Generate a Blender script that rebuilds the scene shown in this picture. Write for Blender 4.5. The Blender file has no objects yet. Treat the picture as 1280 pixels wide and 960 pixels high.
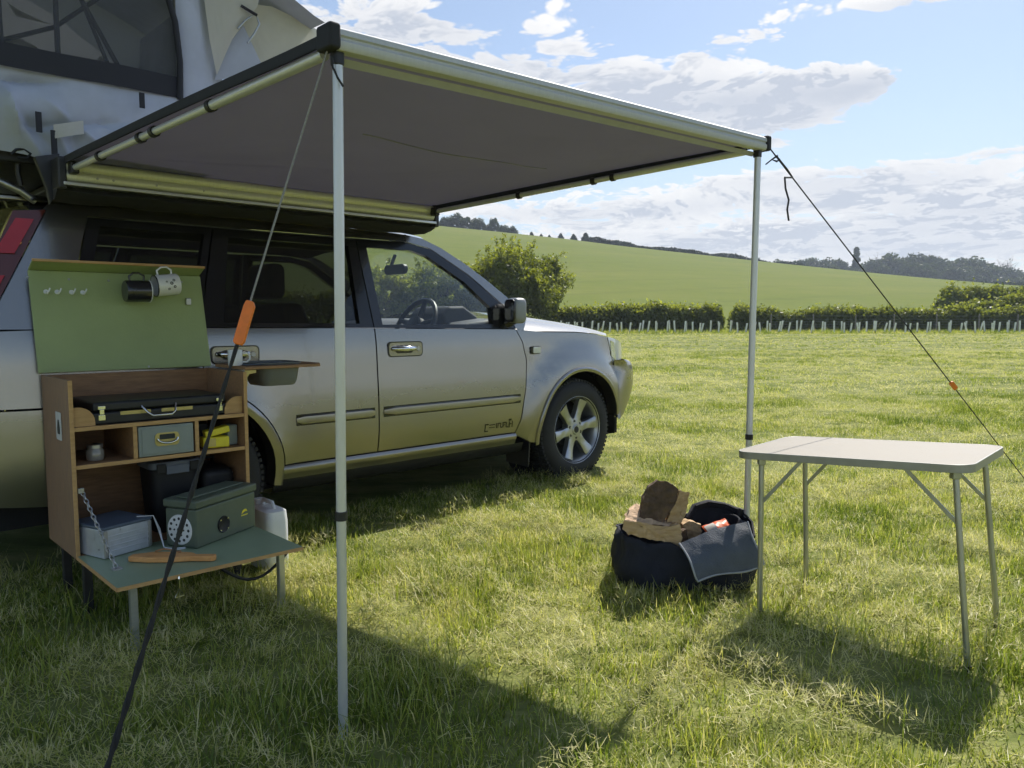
import bpy, bmesh, math, random
import numpy as np
from mathutils import Vector, Matrix, Quaternion

# ------------------------------------------------------------------ camera, sky, sun, exposure
SC = bpy.context.scene
COL = SC.collection
F, H, HOR = 960.0, 1.10, 398.0                      # focal length in photo pixels, eye height, horizon row
PITCH = math.atan((480 - HOR) / F)
cam_d = bpy.data.cameras.new('camera'); cam = bpy.data.objects.new('camera', cam_d); COL.objects.link(cam)
cam_d.sensor_width = 36.0; cam_d.lens = 36.0 * F / 1280.0
cam_d.clip_start = 0.05; cam_d.clip_end = 6000
cam.location = (0, 0, H); cam.rotation_euler = (math.pi / 2 - PITCH, 0, 0)
SC.camera = cam

SUN_H = Vector((0.42, 0.72)); SUN_EL = math.atan(1 / SUN_H.length); SUN_AZ = math.atan2(SUN_H.x, SUN_H.y)
SUN_V = Vector((SUN_H.x, SUN_H.y, 1)).normalized()
sun_d = bpy.data.lights.new('sun', 'SUN'); sun_d.energy = 3.7; sun_d.angle = math.radians(0.55); sun_d.color = (1, .945, .86)
sun = bpy.data.objects.new('sun', sun_d); COL.objects.link(sun)
sun.rotation_euler = (-SUN_V).to_track_quat('-Z', 'Y').to_euler(); sun.location = (8, 14, 20)

SC.view_settings.view_transform = 'Standard'; SC.view_settings.look = 'None'
SC.view_settings.exposure = 0.80; SC.view_settings.gamma = 1.0; SC.view_settings.use_curve_mapping = False
SC.render.engine = 'CYCLES'
SC.cycles.use_denoising = True
SC.cycles.use_adaptive_sampling = True; SC.cycles.adaptive_threshold = 0.03
SC.cycles.max_bounces = 7; SC.cycles.diffuse_bounces = 3; SC.cycles.glossy_bounces = 3
SC.cycles.transmission_bounces = 5; SC.cycles.transparent_max_bounces = 12; SC.cycles.volume_bounces = 0
SC.cycles.caustics_reflective = False; SC.cycles.caustics_refractive = False
SC.cycles.sample_clamp_indirect = 6.0

def ray(x, y):
    cp, sp = math.cos(PITCH), math.sin(PITCH)
    u, v = (x - 640) / F, (y - 480) / F
    return Vector((u, cp - v * sp, -sp - v * cp))
def gnd(x, y, z=0.05):
    r = ray(x, y); t = (z - H) / r.z
    return Vector((r.x * t, r.y * t, z))
def at_depth(x, y, Y):
    r = ray(x, y); t = Y / r.y
    return Vector((r.x * t, Y, H + r.z * t))

def build_world():
    w = bpy.data.worlds.new('World'); SC.world = w; w.use_nodes = True
    w.cycles.sampling_method = 'MANUAL'; w.cycles.sample_map_resolution = 256
    nt = w.node_tree; N = nt.nodes; L = nt.links; N.clear()
    out = N.new('ShaderNodeOutputWorld'); bg = N.new('ShaderNodeBackground'); bg.inputs[1].default_value = 0.11
    L.new(bg.outputs[0], out.inputs[0])
    sky = N.new('ShaderNodeTexSky'); sky.sky_type = 'NISHITA'; sky.sun_disc = False
    sky.sun_elevation = SUN_EL; sky.sun_rotation = SUN_AZ; sky.air_density = 1.0; sky.dust_density = 0.6; sky.ozone_density = 1.6
    tc = N.new('ShaderNodeTexCoord')
    def vm(op, a, b=None):
        n = N.new('ShaderNodeVectorMath'); n.operation = op
        for i, v in enumerate((a, b)):
            if v is None: continue
            if isinstance(v, bpy.types.NodeSocket): L.new(v, n.inputs[i])
            else: n.inputs[i].default_value = v
        return n
    def m(op, a, b=0.0, c=None, clamp=False):
        n = N.new('ShaderNodeMath'); n.operation = op; n.use_clamp = clamp
        for i, v in enumerate((a, b, c)):
            if v is None: continue
            if isinstance(v, bpy.types.NodeSocket): L.new(v, n.inputs[i])
            else: n.inputs[i].default_value = v
        return n.outputs[0]
    def mr(v, a, b, c, d, smooth=True):
        n = N.new('ShaderNodeMapRange'); n.interpolation_type = 'SMOOTHSTEP' if smooth else 'LINEAR'
        L.new(v, n.inputs[0])
        for i, k in enumerate((a, b, c, d)): n.inputs[i + 1].default_value = k
        return n.outputs[0]
    def noise(vec, scale, detail=6, rough=.55, w=0.0):
        n = N.new('ShaderNodeTexNoise'); n.noise_dimensions = '4D'
        L.new(vec, n.inputs['Vector']); n.inputs['Scale'].default_value = scale; n.inputs['W'].default_value = w
        n.inputs['Detail'].default_value = detail; n.inputs['Roughness'].default_value = rough
        return n.outputs['Fac']
    d = tc.outputs['Generated']
    sep = N.new('ShaderNodeSeparateXYZ'); L.new(d, sep.inputs[0])
    el = sep.outputs[2]
    zc = m('MAXIMUM', el, 0.0)
    # cloud space: directions on a flattened dome so that decks foreshorten toward the horizon
    k = m('DIVIDE', 1.0, m('ADD', m('MULTIPLY', zc, 1.25), 0.26))
    sc = N.new('ShaderNodeVectorMath'); sc.operation = 'SCALE'; L.new(d, sc.inputs[0]); L.new(k, sc.inputs['Scale'])
    base = vm('MULTIPLY', sc.outputs[0], (1, 1, 2.7)).outputs[0]
    # gentle domain warp
    wn = N.new('ShaderNodeTexNoise'); L.new(base, wn.inputs['Vector']); wn.inputs['Scale'].default_value = 2.3; wn.inputs['Detail'].default_value = 3
    wv = vm('SUBTRACT', wn.outputs['Color'], (.5, .5, .5)).outputs[0]
    ws = N.new('ShaderNodeVectorMath'); ws.operation = 'SCALE'; L.new(wv, ws.inputs[0]); ws.inputs['Scale'].default_value = 0.30
    P = vm('ADD', base, ws.outputs[0]).outputs[0]
    # large cumulus heaps standing in the part of the sky the photograph looks at, the same weather goes on around
    heaps = [(690, 80, 105, 55, .42), (850, 112, 125, 46, .42), (780, 165, 120, 22, .24), (1010, 105, 130, 42, .48), (1090, 98, 60, 20, .35), (490, 18, 150, 50, .44), (430, 60, 80, 60, .2),
             (970, 158, 60, 24, .24), (1110, 215, 110, 34, .42), (1230, 255, 110, 30, .42), (1170, -6, 150, 16, .5), (985, 45, 36, 16, .2), (895, 50, 36, 18, .24),
             (880, 250, 120, 18, .28), (690, 262, 130, 20, .30), (960, 225, 80, 12, .24), (1000, 290, 160, 22, .32), (1200, 305, 160, 20, .32), (800, 300, 200, 20, .22),
             (1250, 188, 40, 8, .25),
             (830, 22, 60, 26, -.5), (1225, 110, 90, 52, -.55), (1060, 48, 120, 20, -.6), (640, 25, 30, 20, -.3), (820, 205, 90, 10, -.25), (1130, 268, 60, 8, -.25), (930, 200, 60, 8, -.2), (1120, 165, 90, 20, -.3)]
    bias = None; under = None
    for (px, py, rx, ry, wt) in heaps:
        c = ray(px, py).normalized()
        # local frame: across = horizontal, up = elevation
        across = Vector((c.y, -c.x, 0)).normalized(); up = across.cross(c).normalized()
        a = N.new('ShaderNodeVectorMath'); a.operation = 'DOT_PRODUCT'; L.new(d, a.inputs[0]); a.inputs[1].default_value = across * (F / rx)
        b = N.new('ShaderNodeVectorMath'); b.operation = 'DOT_PRODUCT'; L.new(d, b.inputs[0]); b.inputs[1].default_value = up * (F / ry)
        f = N.new('ShaderNodeVectorMath'); f.operation = 'DOT_PRODUCT'; L.new(d, f.inputs[0]); f.inputs[1].default_value = c
        aa = m('SUBTRACT', a.outputs['Value'], 0.0); bb = m('SUBTRACT', b.outputs['Value'], float(c.dot(up) * F / ry))
        r2 = m('ADD', m('MULTIPLY', aa, aa), m('MULTIPLY', bb, bb))
        g = m('MULTIPLY', m('EXPONENT', m('MULTIPLY', r2, -0.8)), wt)
        g = m('MULTIPLY', g, m('MULTIPLY', m('GREATER_THAN', f.outputs['Value'], 0.2), .98 if wt > 0 else 1.15))
        if wt > 0:
            bs = m('MULTIPLY', g, mr(bb, .75, -.55, 0.0, 1.0)); under = bs if under is None else m('ADD', under, bs)
        bias = g if bias is None else m('ADD', bias, g)
    # billowing density: broad shape, cauliflower edge from inverted ridges, and flat-based decks low down
    def dens(vec):
        n1 = noise(vec, 4.6, 3, .5, 5.2)
        vo = N.new('ShaderNodeTexVoronoi'); vo.feature = 'F1'; vo.inputs['Scale'].default_value = 13.0
        vo.inputs['Detail'].default_value = 2.0; vo.inputs['Roughness'].default_value = .6; vo.inputs['Lacunarity'].default_value = 2.3; L.new(vec, vo.inputs['Vector'])
        return m('ADD', n1, m('MULTIPLY', m('SUBTRACT', .42, vo.outputs['Distance']), .36))
    n0 = dens(P)
    wisp = m('MULTIPLY', m('SUBTRACT', noise(P, 13.0, 5, .60, 8.1), .5), .22)
    hz = mr(el, 0.06, 0.22, 0.24, -0.03)                # more cloud in the far decks
    core = m('ADD', m('ADD', n0, bias), hz)
    D0 = m('ADD', core, wisp)
    off = vm('ADD', P, tuple(Vector((SUN_V.x * .03, SUN_V.y * .03, .10)))).outputs[0]
    n1 = dens(off)
    cov = mr(D0, 0.53, 0.64, 0.0, 1.0)
    thick = mr(core, 0.56, 0.95, 0.0, 1.0)
    lit = mr(m('SUBTRACT', n0, n1), -0.08, 0.08, 0.0, 1.0)
    shade = m('MULTIPLY', thick, m('SUBTRACT', 1.0, m('MULTIPLY', lit, .85)))
    shade = m('ADD', m('ADD', m('MULTIPLY', shade, .62), m('MULTIPLY', under, 0.85)), m('MULTIPLY', wisp, -1.6), clamp=True)
    ramp = N.new('ShaderNodeMix'); ramp.data_type = 'RGBA'
    L.new(mr(shade, .02, .70, 0, 1, False), ramp.inputs[0]); ramp.inputs[6].default_value = (5.6, 5.5, 5.38, 1); ramp.inputs[7].default_value = (3.05, 3.28, 3.75, 1)
    mix = N.new('ShaderNodeMix'); mix.data_type = 'RGBA'
    L.new(m('MULTIPLY', cov, 0.95), mix.inputs[0])
    # thin veil toward the horizon
    veil = N.new('ShaderNodeMix'); veil.data_type = 'RGBA'; L.new(mr(el, -0.02, 0.30, 0.75, 0.10), veil.inputs[0])
    tn = N.new('ShaderNodeMix'); tn.data_type = 'RGBA'; tn.blend_type = 'MULTIPLY'; tn.inputs[0].default_value = 1; L.new(sky.outputs[0], tn.inputs[6]); tn.inputs[7].default_value = (.72, .72, .72, 1)
    L.new(tn.outputs[2], veil.inputs[6]); veil.inputs[7].default_value = (3.7, 4.15, 4.7, 1)
    L.new(veil.outputs[2], mix.inputs[6]); L.new(ramp.outputs[2], mix.inputs[7])
    L.new(mix.outputs[2], bg.inputs[0])
build_world()

# ------------------------------------------------------------------ object helpers
def link(o, parent=None):
    COL.objects.link(o)
    if parent is not None: o.parent = parent
    return o
def tag(o, label=None, cat=None, group=None, kind=None):
    if label: o['label'] = label
    if cat: o['category'] = cat
    if group: o['group'] = group
    if kind: o['kind'] = kind
    return o
def thing(name, label, cat, loc=(0, 0, 0), rotz=0.0, group=None, mat=None):
    o = bpy.data.objects.new(name, None); COL.objects.link(o); o.empty_display_size = .1
    if mat is not None: o.matrix_world = mat
    else: o.location = loc; o.rotation_euler = (0, 0, rotz)
    return tag(o, label, cat, group)
def copy_tree(o, parent=None):
    c = o.copy(); COL.objects.link(c); c.parent = parent
    for ch in o.children: copy_tree(ch, c)
    return c

class MB:
    """collects shapes, then builds ONE mesh object"""
    def __init__(s): s.v = []; s.f = []
    def add(s, vs, fs):
        n = len(s.v); s.v += [tuple(v) for v in vs]; s.f += [tuple(i + n for i in f) for f in fs]; return s
    def box(s, c, size, rot=None):
        hx, hy, hz = [k / 2 for k in size]
        vs = [Vector((x, y, z)) for x in (-hx, hx) for y in (-hy, hy) for z in (-hz, hz)]
        if rot is not None: vs = [rot @ v for v in vs]
        vs = [v + Vector(c) for v in vs]
        return s.add(vs, [(0, 1, 3, 2), (4, 6, 7, 5), (0, 4, 5, 1), (2, 3, 7, 6), (0, 2, 6, 4), (1, 5, 7, 3)])
    def bb(s, a, b):
        return s.box([(p + q) / 2 for p, q in zip(a, b)], [abs(q - p) for p, q in zip(a, b)])
    def tube(s, path, r, seg=10, caps=True, closed=False):
        P = [Vector(p) for p in path]; n = len(P)
        R = r if isinstance(r, (list, tuple)) else [r] * n
        T = []
        for i in range(n):
            a = P[(i - 1) % n] if (i > 0 or closed) else P[i]; b = P[(i + 1) % n] if (i < n - 1 or closed) else P[i]
            T.append((b - a).normalized())
        u = T[0].orthogonal().normalized(); vs = []; fs = []
        for i in range(n):
            if i > 0: u = (T[i - 1].rotation_difference(T[i]) @ u)
            u = (u - T[i] * u.dot(T[i])).normalized(); w = T[i].cross(u)
            for k in range(seg):
                a = 2 * math.pi * k / seg; vs.append(P[i] + (u * math.cos(a) + w * math.sin(a)) * R[i])
        m = n if closed else n - 1
        for i in range(m):
            j = (i + 1) % n
            for k in range(seg):
                fs.append((i * seg + k, i * seg + (k + 1) % seg, j * seg + (k + 1) % seg, j * seg + k))
        if caps and not closed:
            fs.append(tuple(reversed(range(seg)))); fs.append(tuple((n - 1) * seg + k for k in range(seg)))
        return s.add(vs, fs)
    def prism(s, poly, o, ex, ey, n, t):
        """polygon in the (ex, ey) plane through o, extruded by t along n"""
        o, ex, ey, n = Vector(o), Vector(ex), Vector(ey), Vector(n)
        k = len(poly); vs = [o + ex * a + ey * b for a, b in poly] + [o + ex * a + ey * b + n * t for a, b in poly]
        fs = [tuple(reversed(range(k))), tuple(range(k, 2 * k))] + [(i, (i + 1) % k, k + (i + 1) % k, k + i) for i in range(k)]
        return s.add(vs, fs)
    def lathe(s, prof, o, axis, seg=32, ref=None):
        """profile of (radius, height) about an axis through o"""
        o, ax = Vector(o), Vector(axis).normalized(); u = (Vector(ref) if ref else ax.orthogonal()).normalized(); w = ax.cross(u)
        vs = []; fs = []
        for (r, h) in prof:
            for k in range(seg):
                a = 2 * math.pi * k / seg; vs.append(o + ax * h + (u * math.cos(a) + w * math.sin(a)) * r)
        for i in range(len(prof) - 1):
            for k in range(seg):
                fs.append((i * seg + k, i * seg + (k + 1) % seg, (i + 1) * seg + (k + 1) % seg, (i + 1) * seg + k))
        return s.add(vs, fs)
    def grid(s, fn, nu, nv, closed_u=False):
        vs = [fn(i / nu, j / nv) for i in range(nu + 1) for j in range(nv + 1)]
        fs = [(i * (nv + 1) + j, (i + 1) * (nv + 1) + j, (i + 1) * (nv + 1) + j + 1, i * (nv + 1) + j + 1) for i in range(nu) for j in range(nv)]
        return s.add(vs, fs)
    def mesh(s, name, smooth=None):
        me = bpy.data.meshes.new(name); me.from_pydata(s.v, [], s.f)
        bm = bmesh.new(); bm.from_mesh(me); bmesh.ops.recalc_face_normals(bm, faces=bm.faces); bm.to_mesh(me); bm.free()
        if smooth is not None:
            me.polygons.foreach_set('use_smooth', [True] * len(me.polygons)); me.set_sharp_from_angle(angle=math.radians(smooth))
        me.update(); return me
    def build(s, name, mat, parent=None, smooth=40, bevel=0, seg=2):
        o = bpy.data.objects.new(name, s.mesh(name, smooth)); link(o, parent)
        if mat is not None: o.data.materials.append(mat)
        if bevel:
            b = o.modifiers.new('b', 'BEVEL'); b.width = bevel; b.segments = seg; b.limit_method = 'ANGLE'; b.angle_limit = math.radians(35); b.harden_normals = True
        return o
def rrect(w, h, r, n=4, cx=0, cy=0):
    pts = []
    for (sx, sy, a0) in ((1, 1, 0), (-1, 1, 90), (-1, -1, 180), (1, -1, 270)):
        for k in range(n + 1):
            a = math.radians(a0 + 90 * k / n); pts.append((cx + sx * (w / 2 - r) + r * math.cos(a), cy + sy * (h / 2 - r) + r * math.sin(a)))
    return pts

# ------------------------------------------------------------------ materials
MATS = {}
def pm(name, col, rough=.5, metal=0.0, var=.12, scale=18, bump=0.0, bscale=None, coat=0.0, spec=.5, col2=None, stretch=None, detail=5, trans=0):
    """procedural principled material with colour, roughness and relief variation"""
    m = bpy.data.materials.new(name); m.use_nodes = True; nt = m.node_tree; N, L = nt.nodes, nt.links
    b = N['Principled BSDF']; b.inputs['Roughness'].default_value = rough; b.inputs['Metallic'].default_value = metal
    b.inputs['Coat Weight'].default_value = coat; b.inputs['Coat Roughness'].default_value = .06; b.inputs['Specular IOR Level'].default_value = spec
    tc = N.new('ShaderNodeTexCoord'); mp = N.new('ShaderNodeMapping'); L.new(tc.outputs['Object'], mp.inputs[0])
    if stretch: mp.inputs['Scale'].default_value = stretch
    n = N.new('ShaderNodeTexNoise'); n.inputs['Scale'].default_value = scale; n.inputs['Detail'].default_value = detail; n.inputs['Roughness'].default_value = .6
    L.new(mp.outputs[0], n.inputs[0])
    r = N.new('ShaderNodeValToRGB'); L.new(n.outputs['Fac'], r.inputs[0])
    c2 = col2 if col2 else tuple(min(1, c * (1 + var)) for c in col); c1 = col if col2 else tuple(c * (1 - var) for c in col)
    r.color_ramp.elements[0].position = .3; r.color_ramp.elements[1].position = .7
    r.color_ramp.elements[0].color = (*c1, 1); r.color_ramp.elements[1].color = (*c2, 1)
    L.new(r.outputs[0], b.inputs['Base Color'])
    rr = N.new('ShaderNodeMapRange'); L.new(n.outputs['Fac'], rr.inputs[0]); rr.inputs[1].default_value = .2; rr.inputs[2].default_value = .8
    rr.inputs[3].default_value = max(.02, rough * .85); rr.inputs[4].default_value = min(1, rough * 1.15); L.new(rr.outputs[0], b.inputs['Roughness'])
    if bump:
        n2 = N.new('ShaderNodeTexNoise'); n2.inputs['Scale'].default_value = bscale or scale * 4; n2.inputs['Detail'].default_value = 4; L.new(mp.outputs[0], n2.inputs[0])
        bp = N.new('ShaderNodeBump'); bp.inputs['Strength'].default_value = bump; bp.inputs['Distance'].default_value = .01
        L.new(n2.outputs['Fac'], bp.inputs['Height']); L.new(bp.outputs[0], b.inputs['Normal'])
    MATS[name] = m; return m
def leaf_mat(name, c_dark, c_light, trans=.45, rough=.6, tcol=None, nscale=3.0):
    """leaves and blades: tint attribute picks the colour, light passes through"""
    m = bpy.data.materials.new(name); m.use_nodes = True; nt = m.node_tree; N, L = nt.nodes, nt.links; N.clear()
    out = N.new('ShaderNodeOutputMaterial'); at = N.new('ShaderNodeAttribute'); at.attribute_name = 'tint'
    mixc = N.new('ShaderNodeMix'); mixc.data_type = 'RGBA'; mixc.inputs[6].default_value = (*c_dark, 1); mixc.inputs[7].default_value = (*c_light, 1)
    L.new(at.outputs['Fac'], mixc.inputs[0])
    di = N.new('ShaderNodeBsdfDiffuse'); tr = N.new('ShaderNodeBsdfTranslucent'); gl = N.new('ShaderNodeBsdfGlossy'); gl.inputs['Roughness'].default_value = .45
    L.new(mixc.outputs[2], di.inputs[0])
    tm = N.new('ShaderNodeMix'); tm.data_type = 'RGBA'; tm.blend_type = 'MULTIPLY'; tm.inputs[0].default_value = 1
    L.new(mixc.outputs[2], tm.inputs[6]); tm.inputs[7].default_value = (*(tcol or (1.5, 1.45, .6)), 1); L.new(tm.outputs[2], tr.inputs[0])
    s1 = N.new('ShaderNodeMixShader'); s1.inputs[0].default_value = trans; L.new(di.outputs[0], s1.inputs[1]); L.new(tr.outputs[0], s1.inputs[2])
    s2 = N.new('ShaderNodeMixShader'); s2.inputs[0].default_value = .05; L.new(s1.outputs[0], s2.inputs[1]); L.new(gl.outputs[0], s2.inputs[2])
    L.new(s2.outputs[0], out.inputs[0]); MATS[name] = m; return m
def glass_mat(name, tint, alpha, rough=.02):
    """thin pane: tinted see-through with a fresnel reflection"""
    m = bpy.data.materials.new(name); m.use_nodes = True; nt = m.node_tree; N, L = nt.nodes, nt.links; N.clear()
    out = N.new('ShaderNodeOutputMaterial'); tr = N.new('ShaderNodeBsdfTransparent'); tr.inputs[0].default_value = (*tint, 1)
    gl = N.new('ShaderNodeBsdfGlossy'); gl.inputs['Roughness'].default_value = rough
    fc = N.new('ShaderNodeLayerWeight'); fc.inputs[0].default_value = .5
    pw = N.new('ShaderNodeMath'); pw.operation = 'POWER'; L.new(fc.outputs['Facing'], pw.inputs[0]); pw.inputs[1].default_value = 5
    lw = N.new('ShaderNodeMath'); lw.operation = 'MULTIPLY_ADD'; L.new(pw.outputs[0], lw.inputs[0]); lw.inputs[1].default_value = .9; lw.inputs[2].default_value = .06
    n = N.new('ShaderNodeTexNoise'); n.inputs['Scale'].default_value = 6; n.inputs['Detail'].default_value = 6
    mr = N.new('ShaderNodeMapRange'); L.new(n.outputs['Fac'], mr.inputs[0]); mr.inputs[1].default_value = .35; mr.inputs[2].default_value = .75; mr.inputs[3].default_value = alpha * .6; mr.inputs[4].default_value = alpha * 1.4
    df = N.new('ShaderNodeBsdfDiffuse'); df.inputs[0].default_value = (.35, .35, .34, 1)
    s0 = N.new('ShaderNodeMixShader'); L.new(mr.outputs[0], s0.inputs[0]); L.new(tr.outputs[0], s0.inputs[1]); L.new(df.outputs[0], s0.inputs[2])
    s = N.new('ShaderNodeMixShader'); L.new(lw.outputs[0], s.inputs[0]); L.new(s0.outputs[0], s.inputs[1]); L.new(gl.outputs[0], s.inputs[2])
    L.new(s.outputs[0], out.inputs[0]); MATS[name] = m; return m

M = dict(
    alu=pm('brushed_aluminium', (.56, .57, .58), .34, .85, .06, 30, stretch=(1, 1, 8)),
    alu_case=pm('awning_case_aluminium', (.70, .70, .60), .42, .25, .05, 25, stretch=(6, 1, 1)),
    pole=pm('anodised_pole', (.66, .67, .68), .36, .45, .05, 40, stretch=(1, 1, .2)),
    chrome=pm('chrome', (.78, .79, .8), .12, 1.0, .03, 20),
    steel=pm('dull_steel', (.45, .45, .44), .4, .9, .12, 40),
    black=pm('black_plastic', (.018, .018, .02), .45, 0, .25, 30, bump=.1, bscale=300),
    rubber=pm('tyre_rubber', (.022, .022, .023), .75, 0, .3, 14, bump=.15, bscale=160),
    canopy=pm('dark_grey_canvas', (.050, .049, .052), .85, 0, .12, 9, bump=.25, bscale=420),
    binding=pm('black_binding', (.02, .021, .025), .8, 0, .2, 40, bump=.2, bscale=400),
    rope=pm('black_cord', (.03, .03, .032), .8, 0, .4, 300, bump=.5, bscale=500),
    rope_grey=pm('grey_cord', (.30, .29, .27), .8, 0, .3, 300, bump=.5, bscale=500),
    orange=pm('orange_plastic', (.85, .20, .02), .4, 0, .1, 40),
    white=pm('white_plastic', (.74, .75, .75), .35, 0, .05, 12),
    paint=None,
)
# ------------------------------------------------------------------ numpy helpers for foliage
RNG = np.random.default_rng(7)
def vnoise(x, y, seed=0, n=256):
    g = np.random.default_rng(1000 + seed).random((n, n)); xi = np.floor(x).astype(int); yi = np.floor(y).astype(int)
    fx = x - xi; fy = y - yi; fx = fx * fx * (3 - 2 * fx); fy = fy * fy * (3 - 2 * fy)
    a = g[xi % n, yi % n]; b = g[(xi + 1) % n, yi % n]; c = g[xi % n, (yi + 1) % n]; d = g[(xi + 1) % n, (yi + 1) % n]
    return (a * (1 - fx) + b * fx) * (1 - fy) + (c * (1 - fx) + d * fx) * fy
def fbm(x, y, seed=0, octv=4):
    s = 0; a = .5; t = 0
    for i in range(octv): s = s + a * vnoise(x * 2 ** i, y * 2 ** i, seed + i); t += a; a *= .5
    return s / t
def np_mesh(name, verts, quads=None, tris=None, tint=None, tint_name='tint'):
    me = bpy.data.meshes.new(name); nv = len(verts); me.vertices.add(nv); me.vertices.foreach_set('co', np.ascontiguousarray(verts, dtype=np.float32).ravel())
    lens = []; idx = []
    if quads is not None and len(quads): idx.append(np.asarray(quads).ravel()); lens.append(np.full(len(quads), 4))
    if tris is not None and len(tris): idx.append(np.asarray(tris).ravel()); lens.append(np.full(len(tris), 3))
    idx = np.concatenate(idx).astype(np.int32); lens = np.concatenate(lens)
    me.loops.add(len(idx)); me.loops.foreach_set('vertex_index', idx)
    me.polygons.add(len(lens)); st = np.concatenate([[0], np.cumsum(lens)[:-1]]).astype(np.int32); me.polygons.foreach_set('loop_start', st)
    me.polygons.foreach_set('use_smooth', np.ones(len(lens), dtype=bool))
    if tint is not None:
        at = me.attributes.new(tint_name, 'FLOAT', 'POINT'); at.data.foreach_set('value', np.ascontiguousarray(tint, dtype=np.float32))
    me.update(); me.validate(); return me
def leaf_cloud(name, centers, size, tint, rng, squash=.6, droop=.0):
    """one bent leaf (two triangles) per centre, random facing"""
    n = len(centers); a = rng.normal(size=(n, 3)); a /= np.linalg.norm(a, axis=1)[:, None]
    b = rng.normal(size=(n, 3)); b -= a * (a * b).sum(1)[:, None]; b /= np.linalg.norm(b, axis=1)[:, None]
    s = size * (.6 + .8 * rng.random(n)) if np.isscalar(size) else size
    s = s[:, None]; c = np.cross(a, b)
    v = np.stack([centers - a * s, centers + b * s * squash + c * s * .25, centers + a * s, centers - b * s * squash + c * s * .25], 1).reshape(-1, 3)
    q = np.arange(4 * n).reshape(n, 4)
    return np_mesh(name, v, quads=q, tint=np.repeat(tint, 4))

M['ground'] = None
def ground_material(name, cols, near_scale, bump=.6, tram=False):
    m = bpy.data.materials.new(name); m.use_nodes = True; nt = m.node_tree; N, L = nt.nodes, nt.links
    b = N['Principled BSDF']; b.inputs['Roughness'].default_value = .95; b.inputs['Specular IOR Level'].default_value = .1
    tc = N.new('ShaderNodeTexCoord')
    def nz(s, det=6, st=(1, 1, 1), rough=.6):
        mp = N.new('ShaderNodeMapping'); mp.inputs['Scale'].default_value = st; L.new(tc.outputs['Object'], mp.inputs[0])
        n = N.new('ShaderNodeTexNoise'); n.inputs['Scale'].default_value = s; n.inputs['Detail'].default_value = det; n.inputs['Roughness'].default_value = rough
        L.new(mp.outputs[0], n.inputs[0]); return n.outputs['Fac']
    r = N.new('ShaderNodeValToRGB'); e = r.color_ramp.elements
    e[0].position = .30; e[0].color = (*cols[0], 1); e[1].position = .72; e[1].color = (*cols[-1], 1)
    for i, c in enumerate(cols[1:-1]):
        k = e.new(.30 + .42 * (i + 1) / (len(cols) - 1)); k.color = (*c, 1)
    n1 = nz(near_scale, 8, (.45, 1, 1), .7); n2 = nz(near_scale * .09, 5, (.35, 1.3, 1))
    ad = N.new('ShaderNodeMath'); ad.operation = 'ADD'; L.new(n1, ad.inputs[0]); L.new(n2, ad.inputs[1])
    ml = N.new('ShaderNodeMath'); ml.operation = 'MULTIPLY'; L.new(ad.outputs[0], ml.inputs[0]); ml.inputs[1].default_value = .5
    L.new(ml.outputs[0], r.inputs[0]); L.new(r.outputs[0], b.inputs['Base Color'])
    if tram:
        mp = N.new('ShaderNodeMapping'); mp.inputs['Rotation'].default_value = (0, 0, math.radians(62)); L.new(tc.outputs['Object'], mp.inputs[0])
        wv = N.new('ShaderNodeTexWave'); wv.inputs['Scale'].default_value = .021; wv.inputs['Distortion'].default_value = .6; wv.inputs['Detail'].default_value = 1; wv.inputs['Detail Scale'].default_value = .3; L.new(mp.outputs[0], wv.inputs[0])
        tr_ = N.new('ShaderNodeMapRange'); L.new(wv.outputs['Fac'], tr_.inputs[0]); tr_.inputs[1].default_value = .93; tr_.inputs[2].default_value = 1.0; tr_.inputs[3].default_value = 0; tr_.inputs[4].default_value = .16
        mx = N.new('ShaderNodeMix'); mx.data_type = 'RGBA'; L.new(tr_.outputs[0], mx.inputs[0]); L.new(r.outputs[0], mx.inputs[6]); mx.inputs[7].default_value = (.075, .095, .024, 1); L.new(mx.outputs[2], b.inputs['Base Color'])
    bp = N.new('ShaderNodeBump'); bp.inputs['Strength'].default_value = bump; bp.inputs['Distance'].default_value = .05; L.new(n1, bp.inputs['Height']); L.new(bp.outputs[0], b.inputs['Normal'])
    return m
M['meadow'] = ground_material('meadow_soil_and_stubble', [(.04, .055, .016), (.12, .15, .04), (.27, .275, .10), (.40, .37, .18)], 5.0)
M['crop'] = ground_material('young_cereal_crop', [(.088, .122, .017), (.125, .158, .022), (.148, .170, .028), (.18, .19, .042)], .35, .4, True)

# ground: one sheet to the horizon, dropping away under the hill
def build_ground():
    xs = np.concatenate([[-3500, -900, -300, -100], np.linspace(-40, 60, 51), [100, 300, 900, 3500]])
    ys = np.concatenate([[-3500, -300, -40], np.linspace(-10, 60, 36), [64, 70, 100, 300, 900, 4500]])
    X, Y = np.meshgrid(xs, ys, indexing='ij'); Z = np.zeros_like(X) + .03 * (fbm(X * .35, Y * .35, 5, 2) - .5) * ((np.abs(X) < 60) & (Y > 7) & (Y < 61))
    Z = np.where(Y > 64, -.6, Z)
    n, k = X.shape; idx = np.arange(n * k).reshape(n, k); q = np.stack([idx[:-1, :-1], idx[1:, :-1], idx[1:, 1:], idx[:-1, 1:]], -1).reshape(-1, 4)
    me = np_mesh('ground', np.stack([X, Y, Z], -1).reshape(-1, 3), quads=q); o = link(bpy.data.objects.new('ground', me)); me.materials.append(M['meadow']); tag(o, kind='structure')
build_ground()

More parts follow.
